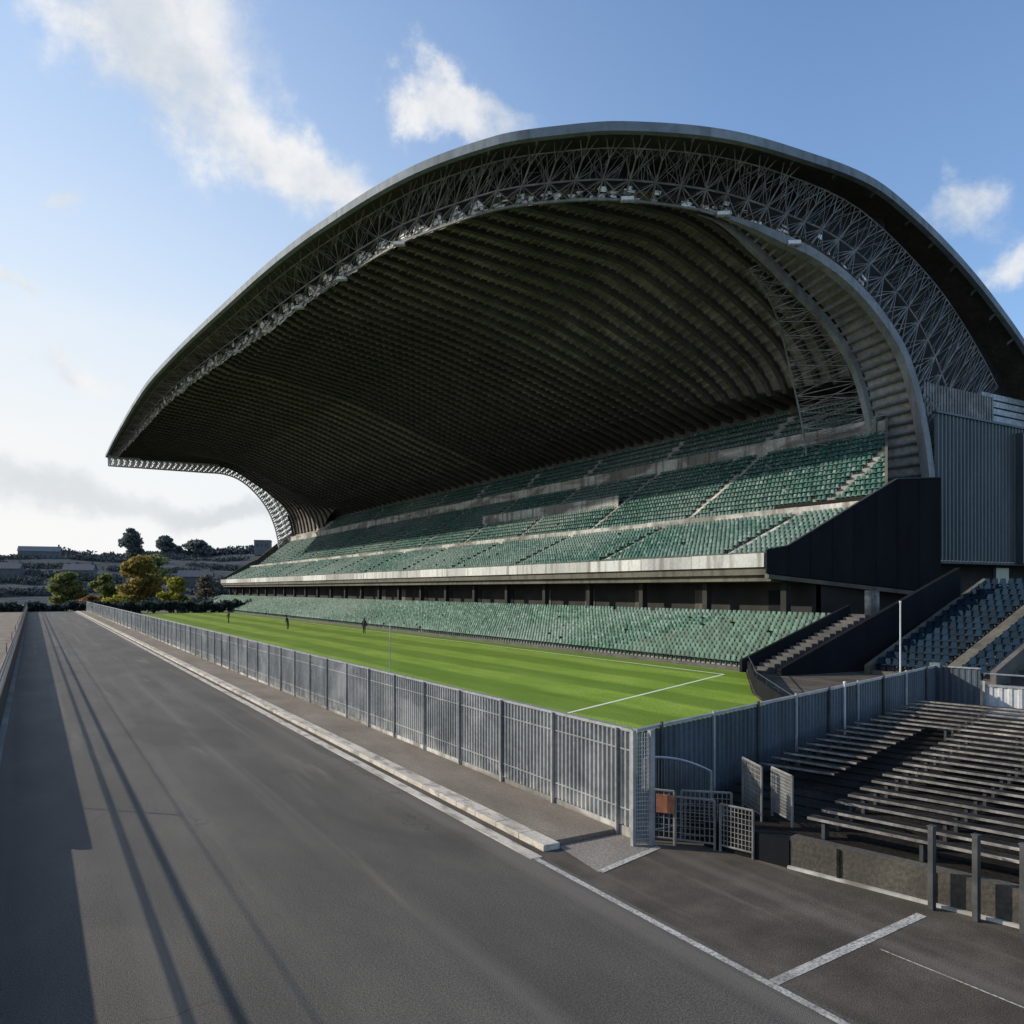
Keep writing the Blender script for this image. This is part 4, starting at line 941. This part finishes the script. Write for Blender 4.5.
def tree(x, y, h, wd_, mat, label, seed, clumps=16, per=70, size=.45, low=.25, name="tree", z=None, group=None):
    r = random.Random(seed); z0 = max(-.02, hz(x, y)) if z is None else z; o = empty(name, (x, y, z0))
    m = MB(); m.tube((x, y, z0 - .3), (x + .1, y, z0 + h * .5), h * .028 + .05, 7, h * .015 + .03)
    for k in range(6):
        an = r.uniform(0, 6.28); st = z0 + h * r.uniform(.22, .5); m.tube((x, y, st), (x + math.cos(an) * wd_ * .35, y + math.sin(an) * wd_ * .35, st + h * r.uniform(.15, .3)), h * .012 + .02, 5, h * .005 + .01)
    m.build("trunk", M['bark'], o)
    m = MB()
    for k in range(clumps):
        t = r.uniform(low, .95); prof_ = math.sin(math.pi * min(1, max(.08, (t - low + .12) / (1.05 - low)))) ** .7
        an = r.uniform(0, 6.28); rr_ = wd_ * .38 * prof_ * math.sqrt(r.random())
        leaves(m, (x + rr_ * math.cos(an), y + rr_ * math.sin(an), z0 + h * t), (wd_ * .2, wd_ * .2, h * .09), per, size, r)
    m.build("crown", mat, o); tag(o, label, "tree", group); return o
def ray(px, zc):    # plan point seen at picture column px at depth zc
    xc = (px - 512) / FPX * zc; return xc * math.cos(TH) + zc * math.sin(TH), zc * math.cos(TH) - xc * math.sin(TH)
x, y = ray(140, 225); tree(x, y, 14.5, 12.5, M['leafgold'], "tall golden autumn tree between the road end and the stand", 1, 46, 80, .42, .1)
x, y = ray(66, 215); tree(x, y, 9.5, 10, M['leafgreen'], "broad green tree nearest the end of the road", 2, 34, 80, .42, .1)
x, y = ray(104, 230); tree(x, y, 9.5, 8, M['leafgreen'], "smaller round green tree left of the golden tree", 3, 28, 80, .42, .1)
x, y = ray(176, 215); tree(x, y, 8, 9, M['leafyellow'], "low yellow-green tree right of the golden tree", 4, 20, 60, .4, .15)
x, y = ray(206, 260); tree(x, y, 9.5, 9, M['leafbrown'], "brownish thin tree close to the far end of the stand", 5, 18, 50, .4)
x, y = ray(90, 205); tree(x, y, 3.2, 8, M['leafred'], "low red-leaved bush behind the far end of the sheet fence", 6, 14, 60, .3, .1, "bush")
x, y = ray(120, 205); tree(x, y, 3.4, 10, M['leafyellow'], "low olive bush beside the red-leaved bush", 7, 14, 60, .3, .1, "bush")
x, y = ray(155, 330); tree(x, y, 15, 16, M['leafgreen'], "wide green tree rising behind the golden tree", 8, 26, 60, .6)
for px, zc, h, w_, lb, sd_ in [(131, 520, 19, 16, "tall round dark tree on the skyline", 11), (165, 540, 13, 15, "dark tree on the skyline above the golden tree", 12), (197, 540, 12, 22, "wide flat dark tree clump on the skyline", 13), (178, 560, 8, 9, "small dark tree on the skyline between two larger ones", 14)]:
    x, y = ray(px, zc); tree(x, y, h, w_, M['leafdark'], lb, sd_, 40, 70, .7, .0)
# skyline woods (one mass) and hedgerows
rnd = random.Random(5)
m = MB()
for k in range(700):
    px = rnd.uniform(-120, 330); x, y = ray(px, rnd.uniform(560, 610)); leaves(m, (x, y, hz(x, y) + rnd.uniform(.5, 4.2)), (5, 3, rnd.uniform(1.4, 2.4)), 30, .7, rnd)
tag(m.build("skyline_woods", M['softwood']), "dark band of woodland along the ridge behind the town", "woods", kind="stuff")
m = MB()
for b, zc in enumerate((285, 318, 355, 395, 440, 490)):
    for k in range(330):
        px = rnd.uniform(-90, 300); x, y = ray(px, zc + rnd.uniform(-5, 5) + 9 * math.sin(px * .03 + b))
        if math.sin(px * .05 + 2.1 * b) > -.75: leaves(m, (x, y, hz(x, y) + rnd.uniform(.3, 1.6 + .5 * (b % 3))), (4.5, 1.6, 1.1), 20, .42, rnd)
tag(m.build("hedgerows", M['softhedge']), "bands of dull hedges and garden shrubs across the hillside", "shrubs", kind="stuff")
m = MB()
for k in range(150):
    x = 11 + 45 * k / 149; leaves(m, (x, 181 + rnd.uniform(-.6, .6), rnd.uniform(.5, 1.9)), (.9, .9, .9), 34, .28, rnd)
tag(m.build("hedge", M['hedge']), "long dark clipped hedge closing the far end of the pitch", "hedge")
m = MB()
for k in range(70):
    x = -14 + 24 * k / 69; leaves(m, (x, 207 + rnd.uniform(-.6, .6), rnd.uniform(.3, 1.5)), (.9, .9, .9), 34, .3, rnd)
tag(m.build("hedge", M['hedge']), "dark hedge across the end of the road", "hedge")
m = MB()
for k in range(110):
    y = rnd.uniform(30, 200); leaves(m, (-9 + rnd.gauss(0, 1.2) - (y - 30) * .03, y, rnd.uniform(.2, 1.1)), (1.2, 1.4, .8), 40, .16, rnd)
tag(m.build("scrub", M['leafdark']), "low dark scrub beyond the mesh fence left of the road", "scrub", kind="stuff")
# houses
HW = ["wide", "narrow", "low", "tall", "plain", "gabled"]
def house(x, y, rz, wd_, dp, h, label):
    z0 = max(-.05, hz(x, y)) - .3; o = empty("house", (x, y, z0), rz)
    def P(m, nm, mt): q = m.build(nm, mt); q.parent = o; return q
    m = MB(); m.box(-wd_ / 2, -dp / 2, 0, wd_ / 2, dp / 2, h); m.add([(-wd_ / 2, -dp / 2, h), (-wd_ / 2, dp / 2, h), (-wd_ / 2, 0, h + dp * .36)], [(0, 1, 2)]); m.add([(wd_ / 2, -dp / 2, h), (wd_ / 2, dp / 2, h), (wd_ / 2, 0, h + dp * .36)], [(0, 2, 1)]); P(m, "wall", M['housewall'])
    m = MB(); e = .35; s = .72
    for sg in (-1, 1): 
        a = [(-wd_ / 2 - e, sg * (dp / 2 + e), h - e * s + .05), (wd_ / 2 + e, sg * (dp / 2 + e), h - e * s + .05), (wd_ / 2 + e, 0, h + dp * .36 + .06), (-wd_ / 2 - e, 0, h + dp * .36 + .06)]
        b = [(p[0], p[1], p[2] + .16) for p in a]
        if sg > 0: a, b = a[::-1], b[::-1]
        m.hexa(a + b)
    rf = P(m, "roof", M['houseroof'])
    m = MB(); m.box(wd_ / 2 - 1.3, -.4, h + dp * .3, wd_ / 2 - .5, .4, h + dp * .36 + 1.3); c = m.build("chimney", M['housewall']); c.parent = rf
    nw = max(2, int(wd_ / 2.6))
    for f_ in (.9, 3.6):
        if f_ + 1.4 > h: continue
        for k in range(nw):
            cx = -wd_ / 2 + wd_ * (k + .5) / nw; m = MB(); m.box(cx - .5, -dp / 2 - .04, f_, cx + .5, -dp / 2 - .005, f_ + 1.3); P(m, "window", M['housewin'])
    tag(o, label, "house", "houses on the far hillside")
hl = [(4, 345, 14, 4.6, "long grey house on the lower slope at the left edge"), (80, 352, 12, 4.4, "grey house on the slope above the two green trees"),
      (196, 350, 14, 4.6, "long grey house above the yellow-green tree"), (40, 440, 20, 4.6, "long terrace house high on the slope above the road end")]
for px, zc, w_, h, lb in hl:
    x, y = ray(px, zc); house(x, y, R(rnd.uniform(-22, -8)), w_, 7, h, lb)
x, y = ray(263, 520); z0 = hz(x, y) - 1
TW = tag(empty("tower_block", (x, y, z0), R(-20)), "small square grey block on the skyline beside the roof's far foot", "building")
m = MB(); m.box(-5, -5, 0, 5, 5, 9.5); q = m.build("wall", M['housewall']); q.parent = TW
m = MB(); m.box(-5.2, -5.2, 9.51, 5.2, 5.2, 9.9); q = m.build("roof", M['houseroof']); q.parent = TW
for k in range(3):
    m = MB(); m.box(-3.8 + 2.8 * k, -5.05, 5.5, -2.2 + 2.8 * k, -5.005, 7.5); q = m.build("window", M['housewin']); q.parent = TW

# ------------------------------------------------------------------ render settings
scene.view_settings.view_transform = 'Standard'; scene.view_settings.look = 'None'; scene.view_settings.exposure = 0
scene.render.engine = 'CYCLES'; scene.cycles.max_bounces = 6
